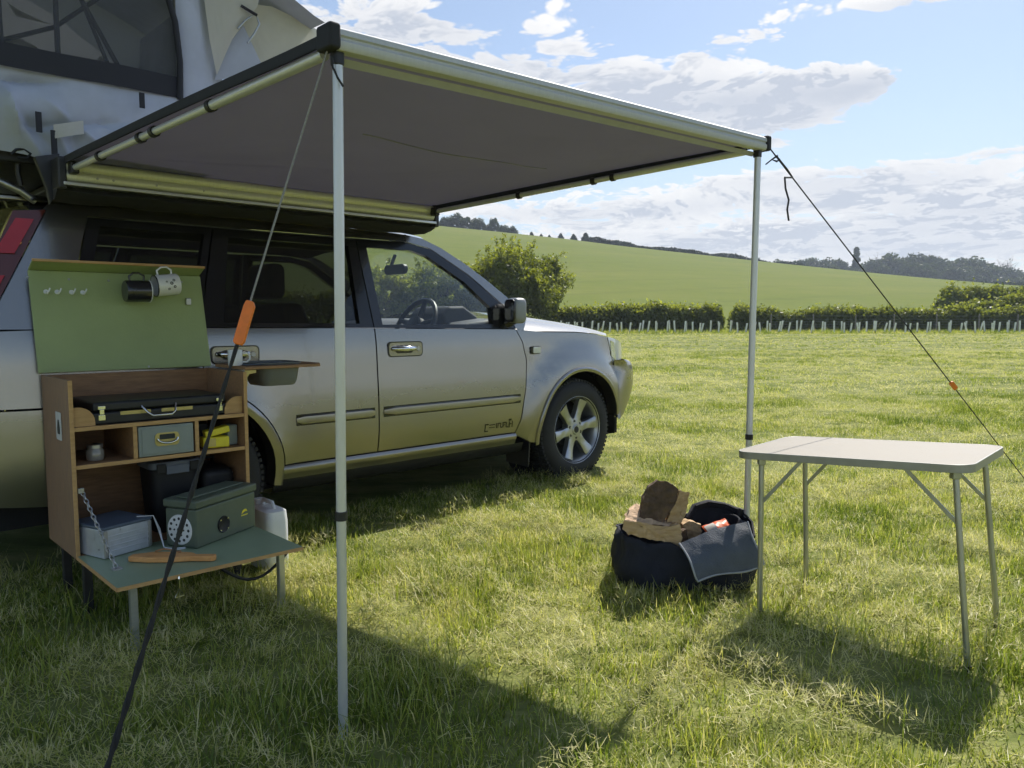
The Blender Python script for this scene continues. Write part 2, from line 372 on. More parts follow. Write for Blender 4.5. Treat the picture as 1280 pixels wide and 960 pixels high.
def crest_z(x):
    return np.interp(x, [-400, -190, -60, -30, 19, 50, 94, 131, 172, 260, 400, 700], [72, 62, 44, 36.6, 31, 26.9, 21.6, 16.4, 13.0, 9.5, 9, 10])
def hill_z(x, y):
    t = np.clip((y - 66) / 234, 0, 1); s = t * t * (3 - 2 * t) * .55 + t * .45
    back = np.clip((y - 300) / 400, 0, 1)
    return -.35 + (crest_z(x) + .35) * s * (1 - .35 * back * back * (3 - 2 * back))
def build_hill():
    xs = np.concatenate([np.linspace(-400, -80, 17), np.linspace(-60, 220, 71), np.linspace(240, 800, 15)]); ys = np.concatenate([np.linspace(62.5, 310, 60), np.linspace(330, 1000, 15)])
    X, Y = np.meshgrid(xs, ys, indexing='ij'); Z = hill_z(X, Y) + (fbm(X * .02, Y * .02, 9, 2) - .5) * .8 * (Y > 90)
    n, k = X.shape; idx = np.arange(n * k).reshape(n, k); q = np.stack([idx[:-1, :-1], idx[1:, :-1], idx[1:, 1:], idx[:-1, 1:]], -1).reshape(-1, 4)
    me = np_mesh('hill', np.stack([X, Y, Z], -1).reshape(-1, 3), quads=q); o = link(bpy.data.objects.new('hill', me)); me.materials.append(M['crop']); tag(o, kind='structure')
build_hill()

# ------------------------------------------------------------------ vegetation behind the field
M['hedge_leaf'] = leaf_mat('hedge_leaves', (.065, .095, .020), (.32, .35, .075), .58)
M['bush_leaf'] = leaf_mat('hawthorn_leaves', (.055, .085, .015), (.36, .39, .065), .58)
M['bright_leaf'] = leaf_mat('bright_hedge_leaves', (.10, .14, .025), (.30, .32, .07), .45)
M['far_leaf'] = leaf_mat('far_tree_leaves', (.022, .040, .013), (.060, .085, .024), .30)
M['dark_leaf'] = leaf_mat('dark_tree_leaves', (.014, .026, .010), (.035, .052, .016), .22)
M['twig'] = pm('bare_twigs', (.16, .14, .12), .9, 0, .2, 5)
M['bark'] = pm('bark', (.085, .068, .05), .9, 0, .3, 8, bump=.6, bscale=20, stretch=(1, 1, .3))
M['core'] = pm('hedge_inner_twigs', (.028, .030, .014), .95, 0, .35, 4)

def hedge(name, p0, p1, h, w, label, leafm, n, seed, leaf=.13, group=None, gaps=.35):
    """a hedge from p0 to p1: twiggy stems inside a leafy, uneven shell"""
    rng = np.random.default_rng(seed); p0, p1 = np.array(p0, float), np.array(p1, float); Ln = np.linalg.norm(p1[:2] - p0[:2]); d = (p1 - p0) / Ln; s = np.array([-d[1], d[0], 0])
    root = thing(name, label, 'hedge', tuple(p0), 0, group)
    u = rng.random(n) * Ln; hh = h * (.70 + .55 * fbm(u * .45, u * 0 + seed, seed, 3)); ang = rng.random(n) * math.pi
    rr = 1 - .40 * rng.random(n) ** 2
    shape = np.abs(np.sin(ang)) ** .55
    z = hh * (shape * rr) * (.98) ; wv = w * .5 * np.cos(ang) * rr * (.8 + .4 * fbm(u * .6, u * 0 + 3 + seed, seed + 4, 2))
    low = rng.random(n) < .35; z = np.where(low, rng.random(n) * hh, z)
    tip = rng.random(n) < .06; z = z + tip * rng.random(n) * h * .22
    ends = np.minimum(u, Ln - u); z *= np.clip(.6 + ends / (h * .5), 0, 1)
    C = d[None] * u[:, None] + s[None] * wv[:, None]; C[:, 2] += z; C += rng.normal(size=C.shape) * .05
    tint = np.clip(.15 + .75 * (z / h) ** 2 * rng.random(n) + .25 * (fbm(u * .8, z * 1.2, seed + 9, 2) - .4), 0, 1)  # tint lightens with height: sunlit tops put into the leaf colour
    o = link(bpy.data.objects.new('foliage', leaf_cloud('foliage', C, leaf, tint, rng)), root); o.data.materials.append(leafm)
    mb = MB(); ns = max(6, int(Ln / .9))
    for i in range(ns):
        a = (i + .5) / ns * Ln; b = d * a + s * rng.normal() * w * .12; hz = h * (.55 + .3 * rng.random()) * min(1, .5 + min(a, Ln - a) / h)
        for k in range(3):
            t = b + s * rng.normal() * w * .22 + d * rng.normal() * .3; mb.tube([tuple(b), tuple((b + t) / 2 + np.array([0, 0, hz * .5])), tuple(t + np.array([0, 0, hz]))], [.05, .035, .012], 5)
    tag(mb.build('stems', M['bark'], root), kind='stuff')
    return root

def make_tree(name, label, h, cr, seed, leafm, n=1500, leaf=.5, trunk_h=.3, style='round', group=None, cat='tree', clumps=14, barkm=None):
    rng = np.random.default_rng(seed); root = thing(name, label, cat, (0, 0, 0), 0, group)
    mb = MB(); th = h * trunk_h; tips = []
    r0 = max(.08, h * .022)
    mb.tube([(0, 0, -.3), (.02 * h, 0, th * .6), (.01 * h, .01 * h, th), (0, 0, h * .85)], [r0 * 1.2, r0, r0 * .8, r0 * .12], 7)
    cl = []
    for i in range(clumps):
        f = (i + rng.random()) / clumps; a = i * 2.4 + rng.random()
        if style == 'cone': zz = th * .4 + (h - th * .4) * f; rad = cr * (1 - f) * .62; cs = cr * (.55 * (1 - f) + .16)
        elif style == 'poplar': zz = h * (.12 + .84 * f); rad = cr * .45 * math.sin(math.pi * min(1, f * .9 + .12)); cs = cr * (.75 - .35 * f)
        else:
            ph = math.acos(1 - 1.7 * f); zz = th + (h - th) * (.52 + .42 * math.cos(ph)); rad = cr * .70 * math.sin(ph) ** .8; cs = cr * (.30 + .22 * rng.random())
            if style == 'ragged': rad *= .75 + .55 * rng.random(); zz += h * .07 * rng.normal(); cs = cr * (.13 + .16 * rng.random())
        c = np.array([math.cos(a) * rad, math.sin(a) * rad, zz]); cl.append((c, cs))
        st = np.array([0, 0, min(zz * .75, th + (h - th) * .35 * rng.random() + .05 * h)]); mid = (st + c) / 2 + np.array([0, 0, .04 * h])
        mb.tube([tuple(st), tuple(mid), tuple(c)], [r0 * .45, r0 * .28, r0 * .07], 5)
        if style == 'bare':
            for k in range(9):
                e = c + rng.normal(size=3) * cr * .30; e2 = e + rng.normal(size=3) * cr * .12; mb.tube([tuple(c * .6 + st * .4), tuple((c + e) / 2), tuple(e), tuple(e2)], [r0 * .2, r0 * .14, r0 * .08, r0 * .03], 4)
    tr = mb.build('trunk', barkm or M['bark'], root)
    per = n // clumps; C = []; T = []
    if style == 'ragged':
        tw = MB()
        for i in range(70):
            c, cs = cl[rng.integers(len(cl))]; v = c - np.array([0, 0, h * .45]); v = v / np.linalg.norm(v) + rng.normal(size=3) * .45 + np.array([0, 0, .25]); v /= np.linalg.norm(v); ln = cr * (.16 + .20 * rng.random()); a = c + v * cs * .7; e = a + v * ln + np.array([0, 0, -.05 * ln])
            tw.tube([tuple(a), tuple((a + e) / 2 + np.array([0, 0, .08 * ln])), tuple(e)], [.02, .012, .005], 4)
            k = 46; f = rng.random(k)[:, None]; C.append(a + (e - a) * f + rng.normal(size=(k, 3)) * .11); T.append(np.clip(.3 + .4 * rng.random(k), 0, 1))
        tag(tw.build('twigs', M['bark'], tr), kind='stuff')
    for c, cs in cl:
        v = rng.normal(size=(per, 3)); v /= np.linalg.norm(v, axis=1)[:, None]; r = cs * (rng.random(per) ** .45) * (.75 + .5 * fbm(v[:, 0] * 2 + 7, v[:, 1] * 2 + v[:, 2] + 9, seed + 3, 2))
        p = c + v * r[:, None] * np.array([1, 1, .82]); C.append(p); T.append(np.clip(.20 + .5 * rng.random(per) * (.4 + .6 * (v[:, 2] > 0)) + .3 * rng.normal() * .4, 0, 1))  # upper half of each clump tinted lighter, top light put into the colour
    C = np.concatenate(C); T = np.concatenate(T); C[:, 2] = np.maximum(C[:, 2], h * .03)
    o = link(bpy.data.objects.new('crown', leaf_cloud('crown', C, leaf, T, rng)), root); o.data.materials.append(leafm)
    return root

# the big hawthorn beyond the bonnet and the hedge running off it behind the car
def build_vegetation():
    b = make_tree('hawthorn_tree', 'broad bushy hawthorn with ragged sunlit top standing beyond the car bonnet', 6.1, 4.4, 21, M['bush_leaf'], 52000, .105, .12, 'ragged', None, 'tree', 90)
    b.location = (.1, 60.5, -.1)
    b = make_tree('hawthorn_bush', 'lower leafy bush growing into the hawthorn, half hidden by the windscreen pillar', 4.8, 3.6, 22, M['bush_leaf'], 22000, .12, .1, 'ragged', None, 'bush', 50)
    b.location = (-5.2, 60.5, -.1)
    b = make_tree('bramble_bush', 'pale flowering bush seen through the open car window beside the mirror', 4.6, 3.3, 23, M['bush_leaf'], 20000, .12, .08, 'ragged', None, 'bush', 46)
    b.location = (-10.2, 60.0, -.1)
    hedge('field_hedge', (-30, 61.5, -.1), (-11.5, 61.3, -.1), 3.6, 2.2, 'tall field hedge behind the car', M['hedge_leaf'], 14000, 30)
    hedge('field_hedge', (-85, 66, -.1), (-30.5, 61.8, -.1), 3.2, 2.4, 'tall field hedge running away behind the back of the car', M['hedge_leaf'], 12000, 29, .2)
    hedge('field_hedge', (2.5, 61.2, -.1), (16.6, 61.0, -.1), 2.15, 2.0, 'short dark hedge with a ragged end running from the hawthorn to the field gap', M['hedge_leaf'], 22000, 31)
    hedge('field_hedge', (17.6, 62.0, -.1), (46.0, 61.0, -.1), 2.1, 2.0, 'long dark hedge behind the wire fence beyond the gap', M['hedge_leaf'], 30000, 32)
    hedge('trimmed_hedge', (38.5, 66.5, .0), (66.0, 64.0, .0), 2.75, 2.6, 'bright yellow-green hedge rising behind the fence end', M['bright_leaf'], 26000, 33, .16)
    hedge('trimmed_hedge', (43.0, 78.0, .5), (80.0, 73.0, .5), 3.9, 3.0, 'taller bright hedge standing behind the lower yellow-green one', M['bright_leaf'], 24000, 34, .2)
    # dark hedge along the skyline of the hill
    def crest_hedge(x0, x1, h, seed, lab):
        n = 9; rng = np.random.default_rng(seed); root = thing('skyline_hedge', lab, 'hedge', (x0, 300, float(crest_z(x0))))
        k = int((x1 - x0) * 110); u = rng.random(k) * (x1 - x0); X = x0 + u; Y = 301 + rng.normal(size=k) * 1.0; Z = hill_z(X, Y) + rng.random(k) ** .7 * h * (.6 + .8 * fbm(X * .12, X * 0 + seed, seed, 3))
        C = np.stack([X - x0, Y - 300, Z - float(crest_z(x0))], -1)
        o = link(bpy.data.objects.new('foliage', leaf_cloud('foliage', C, .42, rng.random(k) * .6, rng)), root); o.data.materials.append(M['dark_leaf'])
    crest_hedge(28, 200, 2.7, 41, 'thin dark hedge running down the skyline of the green hill')
    # conical trees in a row on the brow, round trees at its left end
    protoC = [make_tree('conical_tree', '', 4.6, 2.3, 50 + i, M['dark_leaf'], 900, .42, .12, 'cone', 'conical trees on the brow of the hill', 'tree', 16) for i in range(2)]
    cones = [(700, 9), (716, 10), (731, 13), (748, 9), (686, 6), (676, 6), (664, 7), (759, 5)]
    cl = ['first', 'second', 'third', 'fourth']
    used = [0, 0]
    for i, (px, hp) in enumerate(cones):
        x = (px - 640) / F * 303; k = i % 2
        o = protoC[k] if not used[k] else copy_tree(protoC[k]); used[k] = 1
        sc = hp / F * 303 / 4.2; o.location = (x, 303, float(hill_z(np.array(x), np.array(303.))) - .2); o.scale = (sc * 1.15, sc * 1.15, sc); o.rotation_euler.z = i * 1.3
        tag(o, 'tallest dark conical tree in the row on the hill brow' if hp > 12 else 'small dark conical tree in the row on the hill brow' if hp > 8 else 'stubby little tree at the end of the conical row on the hill brow', 'tree', 'conical trees on the brow of the hill')
    protoR = [make_tree('hilltop_tree', '', 9, 4.2, 60 + i, M['far_leaf'], 4500, .30, .05, 'round', 'trees at the top of the hill', 'tree', 14) for i in range(3)]
    used = [0] * 3
    for i, (px, hp) in enumerate([(548, 12), (558, 18), (571, 24), (583, 21), (597, 21), (611, 15), (618, 24), (629, 17), (640, 16), (650, 9), (533, 20), (520, 24), (508, 22), (494, 26)]):
        x = (px - 640) / F * 306; k = i % 3; o = protoR[k] if not used[k] else copy_tree(protoR[k]); used[k] = 1
        sc = hp / F * 306 / 8.6; o.location = (x, 306 + (i * 7 % 5), float(hill_z(np.array(x), np.array(306.))) - 1.6); o.scale = (sc, sc, sc); o.rotation_euler.z = i * 2.1
        if px in (618,): o.scale = (sc * .55, sc * .55, sc)
        tag(o, 'slender tree standing up among the hilltop trees' if px == 618 else 'low shrubby tree at the end of the hilltop clump' if hp < 13 else 'rounded dark tree in the clump on the hilltop', 'tree', 'trees at the top of the hill')
    # the hazy wood beyond the hill's shoulder
    protoF = [make_tree('woodland_tree', '', 16, 7.0, 70 + i, M['far_leaf'], 6500, .50, .12, 'round', 'woodland trees beyond the hill', 'tree', 18) for i in range(4)]
    used = [0] * 4; rr = random.Random(4)
    tops = [(940, 328), (955, 330), (968, 331), (983, 332), (996, 329), (1010, 331), (1025, 328), (1040, 329), (1053, 332), (1082, 331), (1095, 330), (1108, 326), (1122, 329), (1136, 328), (1150, 327), (1163, 332), (1176, 330), (1190, 331), (1203, 329), (1216, 338), (1230, 339), (1243, 341), (1258, 345), (1272, 343), (1290, 340), (1306, 343), (1325, 340), (918, 331), (902, 330)]
    for row, (Yd, dy) in enumerate(((470, 0), (430, 8))):
        for i, (px, py) in enumerate(tops):
            if row == 1 and i % 2 and px < 1200: continue
            px2 = px + (7 if row else 0) + rr.uniform(-3, 3); x = (px2 - 640) / F * Yd; zt = H + (HOR - (py + dy + rr.uniform(-2, 2))) / F * Yd; zb = float(hill_z(np.array(x), np.array(float(Yd)))) - .5
            k = (i + row) % 4; o = protoF[k] if not used[k] else copy_tree(protoF[k]); used[k] = 1
            hh = max(6., zt - zb); o.location = (x, Yd + rr.uniform(-8, 8), zb); sc = hh / 15.5; w = max(sc, .85) * rr.uniform(.9, 1.15); o.scale = (w, w, sc); o.rotation_euler.z = rr.uniform(0, 6)
            tag(o, 'woodland tree crowding beside the foot of the tall poplar' if abs(px - 1066) < 20 else 'woodland tree beneath the bare round-headed tree' if abs(px - 1252) < 22 else 'lower woodland tree in the rank before the hazy belt' if row else 'round-headed woodland tree in the hazy belt beyond the hill', 'tree', 'woodland trees beyond the hill')
    p = make_tree('poplar_tree', 'tall slender poplar rising above the hazy woodland', 26, 3.0, 80, M['far_leaf'], 2600, .8, .1, 'poplar', None, 'tree', 18)
    x = (1066 - 640) / F * 440; zb = float(hill_z(np.array(x), np.array(440.))); zt = H + (HOR - 308) / F * 440; p.location = (x, 440, zb - .5); p.scale = (1, 1, (zt - zb) / 26)
    for px, py, s_, lab in ((1252, 326, 81, 'bare round-headed tree standing above the right end of the woodland'), (1090, 322, 82, 'bare twiggy tree showing above the woodland beside the poplar')):
        t = make_tree('bare_tree', lab, 18, 6.0, s_, M['far_leaf'], 60, .4, .35, 'bare', None, 'tree', 22, M['twig'])
        x = (px - 640) / F * 480; zb = float(hill_z(np.array(x), np.array(480.))); zt = H + (HOR - py) / F * 480; t.location = (x, 480, zb - .5); t.scale = (1, 1, (zt - zb) / 18)
build_vegetation()

# ------------------------------------------------------------------ young tree guards and the wire fence
M['guard'] = pm('pale_tree_guard', (.80, .82, .72), .5, 0, .12, 3)
M['post'] = pm('weathered_post', (.22, .20, .17), .9, 0, .25, 6)
def build_guards():
    mb = MB(); mb.lathe([(.062, 0), (.060, .35), (.064, .74), (.056, .74), (.054, .3)], (0, 0, 0), (0, 0, 1), 8)
    proto = mb.mesh('tube', 40)
    st = MB(); st.box((.07, 0, .36), (.03, .03, .84)); stm = st.mesh('stake', None)
    rr = random.Random(12); i = 0
    for row in range(2):
        x = -14.0 if row == 0 else -13.5
        while x < 47:
            y = 56.6 + row * 1.7 + rr.uniform(-.15, .15)
            x += rr.choice((.45, .55, .62, .70, .85)) * (1.0 if row == 0 else 1.8)
            root = thing('tree_guard', 'pale upright tube guarding a young tree in the row before the hedge', 'tree guard', (x, y, 0), rr.uniform(0, 6), 'tree guards along the field edge')
            root.rotation_euler = (rr.gauss(0, .05), rr.gauss(.06, .11), rr.uniform(-.2, .2))
            s = rr.uniform(1.0, 1.3); root.scale = (1, 1, s)
            for nm, me, mt in (('tube', proto, M['guard']), ('stake', stm, M['post'])):
                o = link(bpy.data.objects.new(nm, me), root)
                if not me.materials: me.materials.append(mt)
            i += 1
def build_fence():
    root = thing('wire_fence', 'post and wire stock fence running in front of the long hedge', 'fence', (20, 59.5, 0))
    pm_ = MB(); pm_.lathe([(.0, 1.42), (.05, 1.40), (.055, .7), (.06, -.2)], (0, 0, 0), (0, 0, 1), 8); me = pm_.mesh('post', 40); me.materials.append(M['post'])
    for i in range(11):
        o = link(bpy.data.objects.new('post', me), root); o.location = (i * 3.15 + .1 * (i % 3), -.04 * i, 0)
    for z in (.25, .45, .65, .85, 1.05, 1.3):
        mb = MB(); mb.tube([(-.2, -.08, z), (16, -.28, z - .02), (32, -.48, z)], .0045, 5); mb.build('wire', M['steel'], root)
build_guards(); build_fence()

# ------------------------------------------------------------------ grass
def grass_material():
    m = bpy.data.materials.new('grass_blades'); m.use_nodes = True; nt = m.node_tree; N, L = nt.nodes, nt.links; N.clear()
    out = N.new('ShaderNodeOutputMaterial'); at = N.new('ShaderNodeAttribute'); at.attribute_name = 'tint'
    r = N.new('ShaderNodeValToRGB'); L.new(at.outputs['Fac'], r.inputs[0]); e = r.color_ramp.elements
    e[0].position = 0; e[0].color = (.11, .17, .024, 1); e[1].position = 1; e[1].color = (.70, .65, .43, 1)
    for p, c in ((.28, (.27, .335, .055)), (.52, (.45, .465, .125)), (.75, (.62, .58, .31))): k = e.new(p); k.color = (*c, 1)
    di = N.new('ShaderNodeBsdfDiffuse'); tr = N.new('ShaderNodeBsdfTranslucent'); L.new(r.outputs[0], di.inputs[0])
    tm = N.new('ShaderNodeMix'); tm.data_type = 'RGBA'; tm.blend_type = 'MULTIPLY'; tm.inputs[0].default_value = 1; L.new(r.outputs[0], tm.inputs[6]); tm.inputs[7].default_value = (1.42, 1.40, .78, 1); L.new(tm.outputs[2], tr.inputs[0])
    gl = N.new('ShaderNodeBsdfGlossy'); gl.inputs['Roughness'].default_value = .42
    s1 = N.new('ShaderNodeMixShader'); s1.inputs[0].default_value = .45; L.new(di.outputs[0], s1.inputs[1]); L.new(tr.outputs[0], s1.inputs[2])
    s2 = N.new('ShaderNodeMixShader'); s2.inputs[0].default_value = .025; L.new(s1.outputs[0], s2.inputs[1]); L.new(gl.outputs[0], s2.inputs[2]); L.new(s2.outputs[0], out.inputs[0])
    return m
M['grass'] = grass_material()
def blades(name, x0, x1, y0, y1, per_m2, hgt, wid, seed, label, flat=.22, mode=2, avoid=None, lump=(7.0, .055)):
    rng = np.random.default_rng(seed); n = int((x1 - x0) * (y1 - y0) * per_m2)
    # tufts: blades gather round tuft centres
    nt = max(1, n // 16); tx = x0 + (x1 - x0) * rng.random(nt); ty = y0 + (y1 - y0) * rng.random(nt)
    k = rng.integers(0, nt, n); sp = .035 * (1 + .5 * (hgt / .09 - 1)) * (1.0 if mode == 2 else 1.8)
    x = tx[k] + rng.normal(size=n) * sp; y = ty[k] + rng.normal(size=n) * sp
    cl = np.clip((fbm(x * 1.7, y * 2.3, seed, 4) - .5) * 2.3 + .45, .0, 1.15); dry = fbm(x * (1.3 if y1 < 6 else .45) + 40, y * (2.0 if y1 < 6 else 1.0) + 11, seed + 20, 4); dry2 = fbm(x * 5 + 3, y * 6 + 1, seed + 30, 2)
    keep = np.ones(n, bool); lm = np.clip((fbm(x * lump[0], y * lump[0] * 1.15, seed + 50, 3) - .42) * 5.0, 0, 1); hm = lm * lump[1]      # raked-up lumps of cut grass
    if avoid is not None: keep &= ~avoid(x, y)
    isflat = (rng.random(n) < np.clip(flat * np.clip((dry - .34) * 5, .2, 2.4) * (1.5 - 1.2 * cl) * (.35 + 1.5 * lm), 0, .93))
    az = rng.random(n) * 2 * math.pi; lean = np.abs(rng.normal(size=n)) * .50 + .15
    ln = hgt * (.38 + 1.0 * cl) * (.45 + .8 * rng.random(n)); ln = np.where(rng.random(n) < .02, ln * 1.6, ln)
    lean = np.where(isflat, 1.15 + rng.normal(size=n) * .38, lean); zb = np.where(isflat, hm * (.35 + .65 * rng.random(n)) + .004, -.01)
    w = wid * (.6 + .8 * rng.random(n)); w = np.where(isflat, w * .62, w); ln = np.where(isflat, hgt * (.30 + .60 * rng.random(n)), ln)
    tint = np.clip(.20 - .16 * cl + .68 * (dry - .20) + .30 * (dry2 - .5) + .20 * rng.normal(size=n) * .8, 0, .78); tint = np.where(isflat, np.clip(.70 + .20 * rng.normal(size=n), .35, 1), tint)
    tint = np.where((rng.random(n) < .06), .9, tint)
    dx, dy = np.cos(az), np.sin(az); px, py = -dy, dx; a2 = rng.random(n) * math.pi; sx, sy = px, py
    bend = lean * (1.2 + .9 * rng.random(n)); bend = np.where(isflat, lean * (.75 + .6 * rng.random(n)), bend)
    B = np.stack([x, y, zb], -1); dm = np.stack([dx * np.sin(lean), dy * np.sin(lean), np.cos(lean)], -1); dt = np.stack([dx * np.sin(bend), dy * np.sin(bend), np.cos(bend)], -1)
    S = np.stack([sx, sy, 0 * sx], -1) * (w / 2)[:, None]
    mid = B + dm * (ln * .55)[:, None]; tip = mid + dt * (ln * .45)[:, None]
    B, S, mid, tip, tint = B[keep], S[keep], mid[keep], tip[keep], tint[keep]; n = len(B)
    if mode == 2:
        v = np.stack([B - S, B + S, mid + S * .8, mid - S * .8, tip], 1).reshape(-1, 3); b0 = np.arange(n)[:, None] * 5
        q = b0 + np.array([[0, 1, 2, 3]]); t = b0 + np.array([[3, 2, 4]]); tt = np.stack([tint * .8, tint * .8, tint, tint, np.minimum(1, tint * 1.12)], 1).ravel()
    else:
        v = np.stack([B - S, B + S, tip], 1).reshape(-1, 3); q = None; t = np.arange(3 * n).reshape(n, 3); tt = np.repeat(tint, 3)
    me = np_mesh(name, v, quads=q, tris=t, tint=tt); me.materials.append(M['grass'])
    o = link(bpy.data.objects.new(name, me)); tag(o, label, 'grass', kind='stuff'); return o
# ------------------------------------------------------------------ rig frame: x along the car (0 at front axle), t outward from its near side, z up
YAW = math.radians(43.5416)
D = Vector((math.cos(YAW), math.sin(YAW), 0)); O = Vector((D.y, -D.x, 0))
SIDE = Vector((0.44926, 5.25428, 0)); HALF = .8825
CAR_LOC = SIDE - O * HALF
def rig(x, t, z): return SIDE + D * x + O * t + Vector((0, 0, z))
def pix_rig(px, py, t=0.0):
    """photo pixel onto the upright plane parallel to the car side at distance t outward"""
    r = ray(px, py); C0 = Vector((0, 0, H)); P = SIDE + O * t; k = (P - C0).dot(O) / r.dot(O); q = C0 + r * k
    return (q - SIDE).dot(D), q.z
def rig_mat(x, t, z, extra=0.0):
    """local axes: +x along the car, +y into the car, z up"""
    return Matrix.Translation(rig(x, t, z)) @ Matrix.Rotation(YAW + extra, 4, 'Z')

def car_paint():
    m = bpy.data.materials.new('silver_car_paint'); m.use_nodes = True; nt = m.node_tree; N, L = nt.nodes, nt.links; b = N['Principled BSDF']
    b.inputs['Metallic'].default_value = .95; b.inputs['Roughness'].default_value = .33; b.inputs['Coat Weight'].default_value = .8; b.inputs['Coat Roughness'].default_value = .05
    tc = N.new('ShaderNodeTexCoord')
    n = N.new('ShaderNodeTexNoise'); n.inputs['Scale'].default_value = 900; L.new(tc.outputs['Object'], n.inputs[0])
    r = N.new('ShaderNodeValToRGB'); r.color_ramp.elements[0].color = (.262, .250, .228, 1); r.color_ramp.elements[1].color = (.355, .340, .312, 1); L.new(n.outputs['Fac'], r.inputs[0])
    # road dust and mud film low on the body
    sp = N.new('ShaderNodeSeparateXYZ'); L.new(tc.outputs['Object'], sp.inputs[0])
    d = N.new('ShaderNodeTexNoise'); d.inputs['Scale'].default_value = 5; d.inputs['Detail'].default_value = 8; L.new(tc.outputs['Object'], d.inputs[0])
    mr = N.new('ShaderNodeMapRange'); L.new(sp.outputs[2], mr.inputs[0]); mr.inputs[1].default_value = .25; mr.inputs[2].default_value = .75; mr.inputs[3].default_value = .48; mr.inputs[4].default_value = .06
    mu = N.new('ShaderNodeMath'); mu.operation = 'MULTIPLY'; L.new(mr.outputs[0], mu.inputs[0]); L.new(d.outputs['Fac'], mu.inputs[1])
    mx = N.new('ShaderNodeMix'); mx.data_type = 'RGBA'; L.new(mu.outputs[0], mx.inputs[0]); L.new(r.outputs[0], mx.inputs[6]); mx.inputs[7].default_value = (.30, .27, .20, 1); L.new(mx.outputs[2], b.inputs['Base Color'])
    ra = N.new('ShaderNodeMath'); ra.operation = 'MULTIPLY_ADD'; L.new(mu.outputs[0], ra.inputs[0]); ra.inputs[1].default_value = .6; ra.inputs[2].default_value = .24; L.new(ra.outputs[0], b.inputs['Roughness'])
    co = N.new('ShaderNodeMath'); co.operation = 'MULTIPLY_ADD'; L.new(mu.outputs[0], co.inputs[0]); co.inputs[1].default_value = -1.5; co.inputs[2].default_value = .85; L.new(co.outputs[0], b.inputs['Coat Weight'])
    return m
M['paint'] = car_paint()
M['trim'] = pm('grey_body_moulding', (.25, .26, .26), .42, .35, .1, 12)
M['gloss_black'] = pm('gloss_black_frame', (.012, .012, .014), .22, 0, .2, 10, coat=.4)
M['liner'] = pm('wheel_arch_liner', (.012, .012, .012), .9, 0, .3, 12)
M['glass'] = glass_mat('clear_glass', (.90, .94, .92), .05)
M['privacy'] = glass_mat('privacy_glass', (.10, .11, .12), .03)
M['interior'] = pm('grey_interior', (.055, .055, .06), .75, 0, .15, 8, bump=.1)
M['dash'] = pm('dashboard', (.14, .14, .15), .6, 0, .1, 10)
M['alloy'] = pm('alloy_rim', (.42, .43, .44), .32, .8, .12, 8)
M['disc'] = pm('dark_hub', (.04, .04, .042), .6, .4, .2, 12)
M['red_lens'] = pm('red_lamp_lens', (.42, .012, .012), .12, 0, .1, 10, coat=.6)
M['red_dark'] = pm('smoked_lamp_lens', (.10, .02, .012), .15, 0, .1, 10, coat=.6)
M['clear_lens'] = pm('clear_lamp_lens', (.72, .74, .76), .10, .2, .06, 12, coat=.7)
M['amber'] = pm('amber_glint', (.75, .25, .03), .2, 0, .1, 10)

def sm(a, b, x):
    t = min(1, max(0, (x - a) / (b - a))); return t * t * (3 - 2 * t)
AX = (0.0, -2.625); WZ = .335
def halfw(x, z):
    if z <= .95: w = HALF - .045 * (1 - sm(.22, .50, z)) - .016 * sm(.62, .95, z)
    elif z <= 1.05: w = HALF - .016 - .19 * (z - .95)
    else: w = .8475 - (z - 1.05) * .28
    if x > .05: t = min(.999, (x - .05) / .84); w -= .88 * (1 - (1 - t ** 3) ** (1 / 3))
    if x < -2.95: t = min(.999, (-2.95 - x) / .72); w -= .80 * (1 - (1 - t ** 3) ** (1 / 3))
    r = math.hypot(x - .02, (z - WZ)); w += .042 * (1 - sm(.50, .585, r)) if z < .98 else 0
    r = math.hypot(x - AX[1], (z - WZ)); w += .012 * (1 - sm(.45, .52, r)) if z < .9 else 0
    return w
def arc(cx, cz, r, a0, a1, n):
    return [(cx + r * math.cos(math.radians(a0 + (a1 - a0) * i / n)), cz + r * math.sin(math.radians(a0 + (a1 - a0) * i / n))) for i in range(n + 1)]
def side_panel(poly, side, off=0.0, edge=.028, step=.07, name='panel', smooth=28):
    """outline in (x, z) wrapped onto the body side; side -1 is the near (driver's) side"""
    bm = bmesh.new(); vs = [bm.verts.new((x, 0, z)) for x, z in poly]; bm.faces.new(vs)
    xs = [p[0] for p in poly]; zs = [p[1] for p in poly]
    for lo, hi, no in ((min(xs), max(xs), (1, 0, 0)), (min(zs), max(zs), (0, 0, 1))):
        k = math.floor(lo / step) + 1
        while k * step < hi:
            p = tuple(c * k * step for c in no); bmesh.ops.bisect_plane(bm, geom=bm.verts[:] + bm.edges[:] + bm.faces[:], plane_co=p, plane_no=no, dist=1e-5); k += 1
    bd = [e for e in bm.edges if e.is_boundary]
    if edge:
        r = bmesh.ops.extrude_edge_only(bm, edges=bd); nv = {v for v in r['geom'] if isinstance(v, bmesh.types.BMVert)}
    else: nv = set()
    for v in bm.verts:
        w = halfw(v.co.x, v.co.z) + off - (edge if v in nv else 0); v.co.y = side * w
    bmesh.ops.recalc_face_normals(bm, faces=bm.faces)
    c = sum((f.normal.y * f.calc_area() for f in bm.faces))
    if c * side < 0: bmesh.ops.reverse_faces(bm, faces=bm.faces)
    me = bpy.data.meshes.new(name); bm.to_mesh(me); bm.free(); me.polygons.foreach_set('use_smooth', [True] * len(me.polygons)); me.set_sharp_from_angle(angle=math.radians(smooth)); me.update()
    return me
def mk(name, me, mat, parent):
    o = link(bpy.data.objects.new(name, me), parent); me.materials.append(mat); return o
